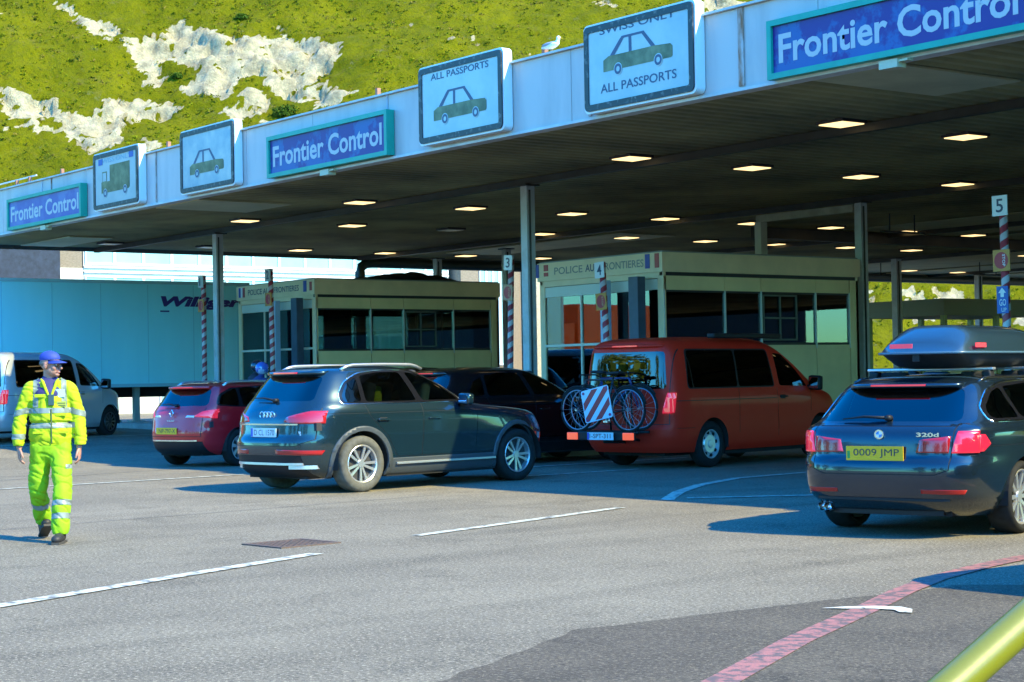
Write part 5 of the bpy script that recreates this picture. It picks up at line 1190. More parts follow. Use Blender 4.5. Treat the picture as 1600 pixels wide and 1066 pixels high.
for x in (-.62, -.53): cyl(b, (x, ry(S5, x, .27) - .03, .25), (x, -.70, .25), .038, seg=20, caps=False); cyl(b, (x, ry(S5, x, .27) - .005, .25), (x, -.70, .25), .030, .03, seg=20, mi=0)
obj("exhaust", b, CHR, bm5, True)
b = bmesh.new(); cyl(b, (0, -.935, .905), (0, -.915, .905), .042, seg=28); rb = obj("round_badge", b, CHR, bm5)
for k, mm in enumerate((M("badge_white", (.7, .7, .7), .3), M("badge_blue", (.03, .2, .5), .3), M("badge_white", (.7, .7, .7), .3), M("badge_blue", (.03, .2, .5), .3))):
    b = bmesh.new(); f = b.faces.new([b.verts.new((0, -.9365, .905))] + [b.verts.new((.028 * math.cos(PI / 2 * k + PI / 2 * i / 6), -.9365, .905 + .028 * math.sin(PI / 2 * k + PI / 2 * i / 6))) for i in range(7)]); obj("badge_quarter", b, mm, rb)
text("model_lettering", "320d", CHR, bm5, (.33, -.925, .885), .20, .038, bold=.03)
bxo("green_emblem", S5['plate_obj'], (-.25, -.225, -.0095, -.0078, -.045, .02), M("plate_green", (.02, .25, .05), .5))
for sd in (1, -1):
    b = bmesh.new(); tube(b, [(sd * .575, -.2 + k * .14, 1.352 + .035 * min(1, math.sin(PI * k / 10) * 3)) for k in range(11)], .016, 8); obj("roof_rail", b, BLACKP, bm5, True)
BX, BY, BR = -10.83, 12.99, math.radians(15.0)
put(bm5, BX, BY, BR); bm5.scale = (1.05, 1.03, 1.0)
# roof bars and box: each fitted on the car but a thing of its own
for i, (y, lb) in enumerate(((.12, "rear aluminium roof bar clamped under the roof box"), (.95, "front aluminium roof bar clamped under the roof box"))):
    rbx = thing("roof_bar", lb, "roof bar", (0, 0, 0), group="roof bars under the roof box")
    b = bmesh.new(); box(b, -.62, .62, y - .04, y + .04, 1.455, 1.48, 0, .01); obj("bar", b, ALU, rbx)
    for sd in (1, -1):
        b = bmesh.new(); obox(b, (sd * .56, y, 1.412), (.09, .10, .085), (0, sd * -.2, 0), 0, .02); obj("foot", b, PLAS, rbx, True)
    put(rbx, BX, BY, BR)
rbox = thing("roof_box", "glossy dark blue roof box with two red reflective stickers", "roof box", (0, 0, 0))
BOXC = paint_mat("box_blue_grey", (0.025, 0.055, 0.075), .35, .28)
yb0 = -.40; LB = 2.6
def boxshell(z0, z1, top):
    b = bmesh.new(); rings = []
    N = 36
    for i in range(N + 1):
        u = i / N; y = yb0 + LB * u
        e = 1 - abs(2 * u - 1) ** 5; wv = .46 * (0.72 + .28 * max(0, e) ** .5) * (1 - .12 * max(0, u - .5) * 2); r = []
        hz = (z1 - z0) * (min(1, (u * 7) ** .62) if u < .15 else 1) * (1 - .55 * max(0, (u - .55) / .45) ** 1.7)
        for k in range(25):
            a = PI * k / 24; cx = math.copysign(abs(math.cos(a)) ** .45, math.cos(a)); cz = abs(math.sin(a)) ** .62
            crease = 1 + .035 * math.cos(4 * a)
            if top: r.append(b.verts.new((wv * cx * (1 - .16 * cz), y, z0 + hz * cz * crease)))
            else: r.append(b.verts.new((wv * cx * (1 - .10 * cz) * .97, y, z0 - (z0 - z1) * cz * (min(1, u * 9) if u < .11 else (min(1, (1 - u) * 6) if u > .83 else 1)))))
        rings.append(r)
    for A, B in zip(rings, rings[1:]):
        for k in range(24): b.faces.new((A[k], A[k + 1], B[k + 1], B[k]))
    b.faces.new(rings[0]); b.faces.new(rings[-1]); bmesh.ops.remove_doubles(b, verts=b.verts[:], dist=1e-5); bmesh.ops.recalc_face_normals(b, faces=b.faces[:])
    return b
obj("lid", boxshell(1.62, 1.865, True), BOXC, rbox, True); obj("base_tray", boxshell(1.61, 1.475, False), M("box_tray_black", (0.02, 0.022, 0.025), .5), rbox, True)
b = bmesh.new(); P = []
for i in range(37):
    u = i / 36; e = max(0, 1 - abs(2 * u - 1) ** 5); P.append((.472 * (0.72 + .28 * e ** .5) * (1 - .12 * max(0, u - .5) * 2), yb0 - .01 + (LB + .02) * u, 1.615))
P = P + [(-x, y, z) for x, y, z in P[::-1]]; tube(b, P, .013, 6, closed=True); obj("seam_rim", b, M("rim_blue", (0.06, .12, .17), .3), rbox, True)
b = bmesh.new(); obox(b, (-.02, yb0 + .012, 1.57), (.07, .02, .07), None, 0, .008); obj("lock", b, PLAS, rbox)
SR = M("sticker_red_glow", (0.62, .04, .06), .35, emit=(1, .05, .08), es=.12)  # faint emission stands in for light the stickers throw back
for (x, y, rz) in ((-.16, yb0 - .002, 0), (.452, yb0 + .34, PI / 2 - .03)):
    b = bmesh.new(); obox(b, (0, 0, 0), (.22, .006, .04), None); s_ = obj("reflective_sticker", b, SR, rbox); s_.location = (x, y, 1.68); s_.rotation_euler = (-.12 if rz == 0 else 0, 0, rz)
put(rbox, BX + .12 * math.cos(BR), BY + .12 * math.sin(BR), BR)

# ---- black cars in the middle lane
S6 = dict(S1); S6.update(paint=BLACKP, clad=None, sill=None, trim=None, style='blade', rimmat=M("dark_rim2", (.08, .08, .09), .3, metal=.8), dusty=False, lamps=[("tail_lamp", REDL, [(-.95, .80), (-.70, .82), (-.70, 1.05), (-.95, 1.05)], [(.70, .80), (1.0, .80), (1.0, 1.06), (.78, 1.06)], .008)], mirrormat=BLACKP, handlemat=BLACKP)
S6['plate'] = (.79, -.882, "AB 12 CDE", PW, PK, .52, .115); S6.pop('rails'); S6.pop('plate')
S6['glassmats'] = [PRIV, PRIV, PRIV]
S6['prof'] = [(z, yr + (.10 if z < 1.1 else .0) - (.12 if z > 1.15 else 0), yf, w_, 6, nf) for (z, yr, yf, w_, nr, nf) in S1['prof']]
bk = make_car("parked_car", "black sport utility car between the dark blue car and the bicycles", "car", S6, group="cars queueing at the border lanes")
spoiler(bk, S6, .5, 1.535, .03, BLACKP, .05)
put(bk, -24.75, 17.55, math.radians(-1))
bk2 = copy_tree(bk); put(bk2, -32.6, 21.6, 0, 0.02); bk2.scale = (1, 1, 1.03)
tag(bk2, "black sport utility car farther off, only its roof seen above the nearer black car", "car")
bk3 = copy_tree(bk); put(bk3, -6.15, 10.8, 0.0)      # stands just outside the right edge; its shadow reaches into the picture
tag(bk3, "black sport utility car just past the right edge, casting the shadow over the red line", "car")
# ================================================================== lorry trailer
t = thing("lorry_trailer", "long pale blue box trailer with purple lettering standing behind the vans", "trailer", (-44.4, 0, 0.35))
TRM = M("trailer_skin", (0.34, 0.80, 0.86), 0.4, col2=(0.28, 0.74, 0.82), vscale=0.8, stretch=(1, 1, .2), bump=.03, bscale=6)
b = bmesh.new(); box(b, -2.55, 0, 10.9, 24.5, 1.06, 3.86); obj("box_body", b, TRM, t)
b = bmesh.new()
y = 11.9
while y < 24.4: box(b, .0005, .006, y - .012, y + .012, 1.14, 3.78); y += 1.36
obj("panel_joint", b, M("joint_blue", (0.24, 0.62, 0.70), .5), t)
b = bmesh.new(); box(b, -.05, .03, 10.88, 24.52, 3.80, 3.89); box(b, -.05, .03, 10.88, 24.52, 1.03, 1.12); box(b, -.05, .03, 10.86, 10.96, 1.121, 3.799); box(b, -.05, .03, 24.44, 24.54, 1.121, 3.799); obj("edge_rail", b, M("rail_pale", (0.30, 0.52, 0.58), .4), t)
b = bmesh.new(); box(b, -1.7, -.9, 10.9, 24.3, .75, 1.05); obj("chassis", b, UND, t)
for y in (11.9, 13.2, 14.5):
    for x in (-.25, -2.3):
        b = bmesh.new(); lathe(b, [(-.16, .3), (-.19, .35), (-.17, .50), (.17, .50), (.19, .35), (.16, .3)], (x, y, .50), 'x', 28); wt_ = obj("wheel", b, RUB, t, True)
        b = bmesh.new(); cyl(b, (x - .1, y, .5), (x + .12, y, .5), .30, seg=24); cyl(b, (x + .12, y, .5), (x + .19, y, .5), .10, seg=12); obj("rim", b, M("truck_rim", (.35, .35, .35), .5), wt_)
for x in (-.5, -2.0):
    b = bmesh.new(); box(b, x - .07, x + .07, 21.2, 21.36, .12, 1.04); box(b, x - .16, x + .16, 21.1, 21.46, 0, .12); obj("landing_leg", b, M("leg_grey", (.30, .31, .28), .6), t)
b = bmesh.new(); box(b, -.12, -.06, 15.6, 20.4, .45, .58); box(b, -.12, -.06, 15.6, 20.4, .80, .93); obj("side_guard", b, ALU, t)
b = bmesh.new(); box(b, -.6, -.1, 18.2, 19.4, .35, .95); obj("pallet_box", b, M("pallet_wood", (.25, .22, .10), .8), t)
PUR = M("purple_letter", (0.045, 0.02, 0.17), .45)
text("lettering", "Williger", PUR, t, (.012, 21.80, 3.12), 2.48, .36, rot=(PI / 2, 0, PI / 2), bold=.05, shear=.25)
b = bmesh.new(); box(b, .008, .012, 21.78, 22.05, 3.05, 3.09); obj("letter_swash", b, PUR, t)
# ================================================================== foreground rail
P = []
t = thing("guard_rail", "thick glossy yellow green tubular rail crossing the lower right corner", "railing", (-4.6, 5.8, 0))
YEL = M("rail_yellow_green", (0.15, 0.15, 0.001), 0.42, coat=.2, bump=.05, bscale=25)
b = bmesh.new(); tube(b, [(-3.085, 2.448, 0.032), (-3.130, 3.850, 0.620), (-3.140, 4.160, 0.750), (-3.160, 4.780, 1.010), (-3.166, 4.966, 1.023), (-3.170, 5.075, 0.773), (-3.170, 5.075, -0.050)], .051, 24)
o_ = obj("tube", b, YEL, t, True); o_.matrix_parent_inverse = Matrix.Translation(-Vector(t.location))
b = bmesh.new()
for q in ((-3.085, 2.448, 0.032), (-3.170, 5.075, -0.050)): cyl(b, (q[0], q[1], 0.0), (q[0], q[1], .015), .11, seg=20)
o_ = obj("foot_plate", b, YEL, t); o_.matrix_parent_inverse = Matrix.Translation(-Vector(t.location))
# ================================================================== bicycles on the red van
def bicycle(label, par_loc, rz, frame_m, mirror=1):
    t = thing("bicycle", label, "bicycle", (0, 0, 0), group="bicycles on the van's carrier"); r = .335; wb = 1.05
    for x in (0, wb):
        b = bmesh.new(); tube(b, [(x + r * math.cos(a), 0, r + r * math.sin(a)) for a in [2 * PI * k / 44 for k in range(44)]], .019, 8, closed=True); wl = obj("wheel", b, RUB, t, True)
        b = bmesh.new(); tube(b, [(x + (r - .028) * math.cos(a), 0, r + (r - .028) * math.sin(a)) for a in [2 * PI * k / 44 for k in range(44)]], .010, 6, closed=True)
        obj("rim", b, M("bike_rim", (.30, .33, .42), .3, metal=.6), wl, True)
        b = bmesh.new()
        for k in range(18):
            a = 2 * PI * k / 18; cyl(b, (x + .02 * math.cos(a + .6), .015 * (1 if k % 2 else -1), r + .02 * math.sin(a + .6)), (x + (r - .03) * math.cos(a), 0, r + (r - .03) * math.sin(a)), .0016, seg=4, caps=False)
        cyl(b, (x, -.04, r), (x, .04, r), .022, seg=12); obj("spokes", b, ALU, wl)
    bb = (.43, 0, .28); seat = (.30, 0, .80); head = (.86, 0, .80); headb = (.90, 0, .68); rear = (0, 0, r); front = (wb, 0, r)
    b = bmesh.new()
    for a, c, q in ((bb, seat, .016), (seat, head, .016), (bb, headb, .019), (head, headb, .020)): cyl(b, a, c, q, seg=10)
    for s in (-.035, .035):
        cyl(b, (rear[0], s, rear[2]), (bb[0], s * .6, bb[2]), .009, seg=8); cyl(b, (rear[0], s, rear[2]), (seat[0] + .02, s * .5, seat[2] - .06), .008, seg=8); tube(b, [(headb[0], s, headb[2]), (.96, s, .52), (front[0], s, front[2])], .012, 8)
    obj("frame", b, frame_m, t, True)
    b = bmesh.new(); cyl(b, seat, (.28, 0, .88), .013, seg=8); obox(b, (.26, 0, .90), (.26, .13, .045), (0, .05, 0), 0, .02); obj("saddle", b, PLAS, t, True)
    b = bmesh.new(); cyl(b, head, (.84, 0, .87), .014, seg=8); tube(b, [(.78, -.24, .84), (.82, -.18, .88), (.84, 0, .88), (.82, .18, .88), (.78, .24, .84)], .012, 8); obj("handlebar", b, PLAS, t, True)
    b = bmesh.new(); lathe(b, [(-.006, .095), (.006, .095)], (bb[0], -.06, bb[2]), 'y', 24); cyl(b, (bb[0], -.07, bb[2]), (bb[0] + .10, -.08, bb[2] - .13), .01, seg=8); cyl(b, (bb[0], .07, bb[2]), (bb[0] - .10, .08, bb[2] + .13), .01, seg=8)
    box(b, bb[0] + .06, bb[0] + .15, -.15, -.07, bb[2] - .145, bb[2] - .12); box(b, bb[0] - .15, bb[0] - .06, .07, .15, bb[2] + .12, bb[2] + .145); obj("crankset", b, ALU, t)
    for x, a0, a1 in ((0, 0.3, 2.9), (wb, .6, 3.0)):
        b = bmesh.new(); tube(b, [(x + (r + .035) * math.cos(a0 + (a1 - a0) * k / 12), 0, r + (r + .035) * math.sin(a0 + (a1 - a0) * k / 12)) for k in range(13)], .014, 6); obj("mudguard", b, PLAS, t, True)
    return t
vm = Matrix.Translation(vr.location) @ Matrix.Rotation(vr.rotation_euler.z, 4, 'Z')
def onvan(o, x, y, z, rz):
    p = vm @ Vector((x, y, z)); o.location = p; o.rotation_euler = (0, 0, vr.rotation_euler.z + rz)
bk_a = bicycle("blue black bicycle on the van's carrier, the one nearer the van", None, 0, M("bike_blue", (.02, .04, .14), .3)); onvan(bk_a, -.62, -1.18, .62, .03)
bk_b = bicycle("outer black bicycle on the van's carrier, behind the striped warning board", None, 0, M("bike_black", (.03, .025, .03), .3)); onvan(bk_b, .42, -1.42, .60, PI - .03)
cr = thing("bike_carrier", "dark bicycle carrier on the red van's tow bar with lamps and plate", "carrier", (0, 0, 0))
b = bmesh.new()
for y in (-1.14, -1.40): tube(b, [(-.60, y, .585), (.60, y, .585)], .022, 8)
tube(b, [(-.30, -1.0, .45), (-.30, -1.48, .52), (.30, -1.48, .52), (.30, -1.0, .45)], .022, 8); tube(b, [(-.22, -1.06, .50), (-.22, -1.10, 1.18), (.22, -1.10, 1.18), (.22, -1.06, .50)], .018, 8)
tube(b, [(0, -.85, .42), (0, -1.5, .45)], .03, 8)
obj("frame", b, PLAS, cr, True)
b = bmesh.new(); box(b, -.70, .64, -1.56, -1.52, .47, .59, 0, .01); obj("lamp_board", b, PLAS, cr)
for x in (-.58, .54):
    b = bmesh.new(); box(b, x - .11, x + .10, -1.585, -1.561, .475, .585, 0, .01); obj("lamp", b, M("carrier_lamp", (.5, .05, .02), .2, emit=(1, .15, .08), es=.25), cr)
b = bmesh.new(); box(b, -.26, .26, -1.60, -1.59, .475, .59); pl = obj("number_plate", b, PW, cr); text("plate_characters", "1-SPT-311", M("plate_red_ink", (.25, .03, .05), .5), pl, (-.21, -1.602, .50), .42, .07, bold=.008)
b = bmesh.new(); box(b, -.258, -.22, -1.602, -1.6005, .478, .587); obj("euro_band", b, M("euro_blue", (.02, .05, .45), .4), pl)
b = bmesh.new(); obox(b, (0, 0, 0), (.05, .03, .16)); q = obj("strap_clip", b, PLAS, cr); q.location = (.1, -1.30, 1.16)
onvan(cr, 0, 0, 0, 0)
wb_ = thing("warning_board", "square red and white striped warning board tilted on the bicycles", "warning board", (0, 0, 0))
b = bmesh.new(); prism(b, rrect(-.25, .25, -.25, .25, .03), 'y', -.012, 0); obj("panel", b, M("board_white", (.66, .62, .68), .4), wb_)
b = bmesh.new()
for k in (-1, 0, 1):
    c = k * .168; w2 = .042
    P = [(-.235, c - w2 - .235 * .0 - .235), (-.235, c + w2 - .235), (.235, c + w2 + .235), (.235, c - w2 + .235)]
    # clip the slanted band to the board
    def clip(P, ax, lim, sg):
        out = []
        for i in range(len(P)):
            a, b2 = P[i - 1], P[i]; ia = (a[ax] - lim) * sg <= 0; ib = (b2[ax] - lim) * sg <= 0
            if ia != ib:
                u = (lim - a[ax]) / (b2[ax] - a[ax]); out.append((a[0] + (b2[0] - a[0]) * u, a[1] + (b2[1] - a[1]) * u))
            if ib: out.append(b2)
        return out
    c *= 1.35
    P = [(-.235, c - .06 - .235), (-.235, c + .06 - .235), (.235, c + .06 + .235), (.235, c - .06 + .235)]
    P = clip(clip(P, 1, .235, 1), 1, -.235, -1)
    if len(P) > 2: flat(b, P, -.0135)
for f in b.faces:
    f.normal_update()
    if f.normal.y > 0: f.normal_flip()
obj("stripe", b, M("board_red", (.55, .03, .03), .4), wb_)
for x, z in ((-.205, .205), (.205, -.205), (.21, .21), (-.21, -.21)):
    b = bmesh.new(); cyl(b, (x, -.012, z), (x, -.02, z), .022, seg=16); obj("reflector", b, M("board_reflector", (.45, .02, .10), .3), wb_)
p = vm @ Vector((.12, -1.80, 1.03)); wb_.location = p; wb_.rotation_euler = (math.radians(-3), math.radians(-12), vr.rotation_euler.z + math.radians(8))
# luggage seen through the red van's rear window
# ================================================================== trees mirrored in the windows (behind the photographer)
def tree(x, y, h, label, seed):
    rr = random.Random(seed); t = thing("tree", label, "tree", (x, y, 0), group="trees behind the photographer")
    b = bmesh.new(); tube(b, [(0, 0, 0), (.1, 0, h * .25), (0, .1, h * .5), (.1, .1, h * .8)], [.35, .28, .2, .06], 10)
    for k in range(6):
        a = k * 1.05; tube(b, [(0, 0, h * (.3 + .06 * k)), (h * .12 * math.cos(a), h * .12 * math.sin(a), h * (.45 + .06 * k)), (h * .24 * math.cos(a), h * .24 * math.sin(a), h * (.52 + .06 * k))], [.12, .08, .03], 6)
    obj("trunk", b, M("bark", (0.09, 0.07, 0.05), 0.9), t, True)
    b = bmesh.new()
    blobs = [(rr.gauss(0, h * .16), rr.gauss(0, h * .16), h * rr.uniform(.12, .95), h * rr.uniform(.12, .19)) for _ in range(22)]
    for _ in range(3400):
        bx, by, bz, br = rr.choice(blobs); d = Vector((rr.gauss(0, 1), rr.gauss(0, 1), rr.gauss(0, 1))).normalized() * br * rr.uniform(.6, 1.05)
        p = Vector((bx, by, bz)) + d; u = Vector((rr.gauss(0, 1), rr.gauss(0, 1), rr.gauss(0, 1))).normalized(); v = u.cross(d).normalized(); e = rr.uniform(.18, .34)
        b.faces.new([b.verts.new(p + u * e), b.verts.new(p + v * e * .6), b.verts.new(p - u * e), b.verts.new(p - v * e * .6)])
    obj("crown", b, M("tree_leaf", (0.16, 0.20, 0.01), 0.8), t); return t
tr0 = None
for i, (x, y, s) in enumerate(((-60, -32, 1.1), (-51, -31, 1.15), (-36, -33, 1.2), (-25, -37, 1.0), (-14, -34, 1.15), (-2, -38, .95), (9, -35, 1.1), (20, -33, 1.0))):
    lb = "leafy tree %s in the row behind the photographer" % ("first second third fourth fifth sixth seventh eighth".split()[i])
    if tr0 is None: tr0 = tree(x, y, 11, lb, 4); tr0.scale = (s, s, s)
    else: c = copy_tree(tr0); c.location = (x, y, 0); c.rotation_euler = (0, 0, i * 1.3); c.scale = (s, s, s * 1.05); c["label"] = lb

# ---- orange lorry standing out of the picture on the left, mirrored in the nearer booth's front glass
t = thing("lorry", "orange box lorry standing out of the picture beyond its left edge", "lorry", (-49.0, 6.6, 0.35), math.radians(-8))
OR = M("lorry_orange", (0.55, 0.09, 0.02), .35, coat=.6)
b = bmesh.new(); box(b, -1.25, 1.25, -4.6, 1.2, 1.1, 3.6, 0, .04); obj("cargo_box", b, OR, t)
b = bmesh.new(); prism(b, [(1.35, .55), (3.35, .55), (3.45, 1.5), (3.15, 2.75), (1.35, 2.95)], 'x', -1.2, 1.2); obj("cab", b, OR, t)
b = bmesh.new(); prism(b, [(3.36, 1.6), (3.46, 1.6), (3.20, 2.6), (3.10, 2.6)], 'x', -1.05, 1.05); obj("windscreen", b, PRIV, t)
for s_ in (-1.205, 1.195):
    b = bmesh.new(); prism(b, [(1.9, 1.6), (3.1, 1.6), (2.95, 2.5), (1.9, 2.6)], 'x', s_, s_ + .01); obj("side_window", b, PRIV, t)
b = bmesh.new(); box(b, -.5, .5, -4.5, 3.2, .55, 1.05); obj("chassis", b, UND, t)
for y in (-3.2, 2.3):
    for x in (-1.05, 1.05):
        b = bmesh.new(); lathe(b, [(-.15, .28), (-.17, .34), (-.15, .48), (.15, .48), (.17, .34), (.15, .28)], (x, y, .48), 'x', 24); wl = obj("wheel", b, RUB, t, True)
        b = bmesh.new(); cyl(b, (x - .1, y, .48), (x + .1, y, .48), .28, seg=20); obj("rim", b, DRIM, wl)
# ================================================================== people
def blob(name, parts, voxel, smooth, mat, parent, disp=None, xf=None, remesh=True):
    """one continuous surface grown from tapered limbs ('t', points, radii, (squash axis scale)) and ellipsoids ('e', centre, radii, matrix)"""
    b = bmesh.new()
    for p in parts:
        n0 = set(b.verts)
        if p[0] == 't':
            pts, rs = [Vector(q) for q in p[1]], p[2]; P = []; Rr = []
            N = 5
            for i in range(len(pts) - 1):                # smooth interpolation along the limb
                for k in range(N):
                    t = k / N; P.append(pts[i].lerp(pts[i + 1], t)); s_ = t * t * (3 - 2 * t); Rr.append(rs[i] * (1 - s_) + rs[i + 1] * s_)
            P.append(pts[-1]); Rr.append(rs[-1])
            tube(b, P, Rr, 16)
            for q, r in ((pts[0], rs[0]), (pts[-1], rs[-1])):
                s = bmesh.ops.create_uvsphere(b, u_segments=14, v_segments=10, radius=r * .99)
                for v in s['verts']: v.co += q
            if len(p) > 3 and p[3]:
                c = pts[0].lerp(pts[-1], .5)
                for v in b.verts:
                    if v not in n0: v.co = Vector((c.x + (v.co.x - c.x) * p[3][0], c.y + (v.co.y - c.y) * p[3][1], v.co.z))
        else:
            s = bmesh.ops.create_uvsphere(b, u_segments=20, v_segments=14, radius=1)
            mt = p[3] if len(p) > 3 else Matrix.Identity(4)
            for v in s['verts']: v.co = Vector(p[1]) + (mt.to_3x3() @ Vector((v.co.x * p[2][0], v.co.y * p[2][1], v.co.z * p[2][2])))
    if xf is not None:
        for v in b.verts: v.co = xf @ v.co
    bmesh.ops.recalc_face_normals(b, faces=b.faces[:])
    o = obj(name, b, mat, None, True)
    m1 = o.modifiers.new("r", 'REMESH'); m1.mode = 'VOXEL'; m1.voxel_size = voxel; m1.use_smooth_shade = True
    if smooth: m2 = o.modifiers.new("s", 'SMOOTH'); m2.factor = .5; m2.iterations = smooth
    dg = bpy.context.evaluated_depsgraph_get(); me = bpy.data.meshes.new_from_object(o.evaluated_get(dg)); old = o.data
    o.modifiers.clear(); o.data = me; bpy.data.meshes.remove(old); me.name = name
    if not me.materials: me.materials.append(mat)
    if disp:
        me.update(); nn = [v.normal.copy() for v in me.vertices]
        for v, q in zip(me.vertices, nn): v.co = v.co + q * disp(v.co)
    for f in me.polygons: f.use_smooth = True
    o.parent = parent; return o
def slices(o, cuts, mat, name, parent, off=.003):
    """bands cut cleanly out of a garment: cuts = list of (plane point, normal, half width, test)"""
    b = bmesh.new(); b.from_mesh(o.data)
    for (c, nrm, hw, test) in cuts:
        c = Vector(c); nrm = Vector(nrm).normalized()
        for s in (-1, 1):
            fs = [f for f in b.faces if test(f.calc_center_median()) and abs((f.calc_center_median() - c).dot(nrm)) < hw + .03]
            geom = fs + list({x for f in fs for x in f.edges}) + list({x for f in fs for x in f.verts})
            if geom: bmesh.ops.bisect_plane(b, geom=geom, dist=1e-6, plane_co=c + nrm * hw * s, plane_no=nrm)
        fs = [f for f in b.faces if test(f.calc_center_median()) and abs((f.calc_center_median() - c).dot(nrm)) < hw]
        if fs:
            nb = take(b, fs, off); obj(name, nb, mat, parent, True)
    b.to_mesh(o.data); b.free()
    for f in o.data.polygons: f.use_smooth = True
SKIN = M("skin", (0.42, 0.21, 0.15), 0.5, col2=(0.36, 0.16, 0.12), vscale=25)
HV = M("hi_vis_yellow", (0.36, 0.47, 0.0), 0.8, var=.15, vscale=6, bump=.12, bscale=60); HVT = M("hi_vis_trousers", (0.24, 0.46, 0.0), 0.8, var=.15, vscale=6, bump=.12, bscale=60)
REFB = M("reflective_band", (0.20, 0.24, 0.22), 0.45, metal=.2); REFG = M("reflective_band_dark", (0.17, 0.21, 0.18), 0.5)
SHIRT = M("navy_shirt", (0.03, 0.025, 0.12), 0.8)
pr_ = thing("person", "person in yellow green high visibility jacket and trousers with blue cap, walking and looking right", "person", (-16.12, 6.76, 0), math.radians(66.5))
def hand(W, d, side, lat, curl=.5):
    """relaxed hand hanging from wrist W along d; lat = direction across the palm towards the thumb"""
    W = Vector(W); d = Vector(d).normalized(); lat = Vector(lat).normalized(); fw = d.cross(lat).normalized() * side
    out = []
    X = Matrix((lat, fw, d)).transposed()
    out.append(('e', W + d * .045, (.041, .017, .052), X.to_4x4()))
    for i, (u, L) in enumerate(((.030, .068), (.011, .078), (-.010, .072), (-.030, .056))):
        a = W + d * .082 + lat * u; fan = lat * (u * .22)
        p1 = a + (d + fan) * L * .45 + fw * .004; p2 = p1 + (d + fan) * L * .30 + fw * .016 * curl * 2; p3 = p2 + d * L * .18 + fw * .020 * curl * 2
        out.append(('t', [W + d * .055 + lat * u * .9, a, p1, p2, p3], [.010, .0095, .0088, .0080, .0070]))
    out.append(('t', [W + d * .02 + lat * .022, W + d * .045 + lat * .046 + fw * .008, W + d * .075 + lat * .056 + fw * .014, W + d * .098 + lat * .054 + fw * .022], [.014, .0115, .0100, .0085]))
    return out
HR = Matrix.Translation((.012, .0, 1.655)) @ Matrix.Rotation(math.radians(56), 4, 'Z') @ Matrix.Rotation(math.radians(4), 4, 'X')
def hp_(*q): return tuple(HR @ Vector(q))
R3 = HR.to_3x3().to_4x4()
head = [('e', hp_(0, .012, .028), (.077, .097, .098), R3), ('e', hp_(0, -.022, -.050), (.060, .070, .064), R3), ('e', hp_(0, -.072, -.088), (.028, .022, .020), R3), ('e', hp_(0, -.082, .026), (.050, .014, .012), R3),
        ('e', hp_(.036, -.060, -.026), (.025, .026, .028), R3), ('e', hp_(-.036, -.060, -.026), (.025, .026, .028), R3), ('t', [hp_(0, -.088, .016), hp_(0, -.108, -.010), hp_(0, -.116, -.026)], [.009, .011, .014]),
        ('e', hp_(.079, .012, -.012), (.010, .021, .032), R3), ('e', hp_(-.079, .012, -.012), (.010, .021, .032), R3), ('e', hp_(0, -.088, -.052), (.024, .011, .008), R3), ('e', hp_(0, -.086, -.066), (.020, .010, .007), R3),
        ('t', [(.0, .02, 1.60), (.0, .03, 1.50), (0, .03, 1.42)], [.058, .058, .058])]
LW, RW = (.262, -.06, .875), (-.285, -.03, .885)
body = head + [('t', [(0, .03, 1.38), (0, .02, 1.20), (0, .01, .98)], [.09, .10, .10], (1.15, .8)), ('t', [(-.15, .03, 1.40), (.15, .03, 1.40)], [.045, .045]),
        ('t', [(.17, .03, 1.40), (.245, .02, 1.16), LW], [.045, .036, .028]), ('t', [(-.17, .03, 1.40), (-.262, .03, 1.16), RW], [.045, .036, .028]),
        ('t', [(.09, 0, .92), (.105, -.22, .50), (.075, -.31, .11)], [.065, .05, .042]), ('t', [(-.09, 0, .92), (-.11, .04, .50), (-.07, .28, .19)], [.065, .05, .040])]
body += hand(LW, (.02, -.16, -1), 1, (-.25, -1, 0)) + hand(RW, (-.0, -.10, -1), -1, (.25, -1, 0))
blob("body", body, .0048, 2, SKIN, pr_)
def folds(a, fr): return lambda c: a * (.8 * noise.noise(Vector((c.x * fr, c.y * fr, c.z * fr * .55))) + .4 * noise.noise(Vector((c.x * fr * 2.2, c.y * fr * 2.2, c.z * fr * 1.3 + 7))) - .9 * max(0, 1 - 6 * abs(noise.noise(Vector((c.x * fr * .8 + c.z * 4, c.y * fr * .8, c.z * fr * 1.5 + 3 * c.x))))))
jk = blob("jacket", [('t', [(0, .03, 1.445), (0, .02, 1.30), (0, .0, 1.12), (0, .0, .965)], [.135, .165, .176, .186], (1.10, .80)), ('t', [(-.165, .03, 1.435), (.165, .03, 1.435)], [.073, .073]), ('t', [(-.10, .03, 1.47), (.10, .03, 1.47)], [.06, .06]),
        ('t', [(.175, .03, 1.42), (.255, .03, 1.18), (.275, -.05, .95), (.268, -.07, .915)], [.080, .070, .062, .056]), ('t', [(-.175, .03, 1.42), (-.275, .03, 1.18), (-.292, -.02, .95), (-.288, -.035, .92)], [.080, .070, .062, .056])],
        .009, 5, HV, pr_, folds(.010, 9))
bz_ = bmesh.new(); bz_.from_mesh(jk.data)              # flat hem, open collar and cuffs
def openat(bm, co, no, test):
    fs = [f for f in bm.faces if test(f.calc_center_median())]; geom = fs + list({x for f in fs for x in f.edges}) + list({x for f in fs for x in f.verts})
    bmesh.ops.bisect_plane(bm, geom=geom, dist=1e-6, plane_co=Vector(co), plane_no=Vector(no)); nn = Vector(no)
    kill = [f for f in bm.faces if test(f.calc_center_median()) and (f.calc_center_median() - Vector(co)).dot(nn) > 0]; bmesh.ops.delete(bm, geom=kill, context='FACES')
openat(bz_, (0, 0, .90), (0, 0, -1), lambda c: abs(c.x) < .215)
openat(bz_, (0, 0, .90), (0, 0, -1), lambda c: abs(c.x) >= .215)
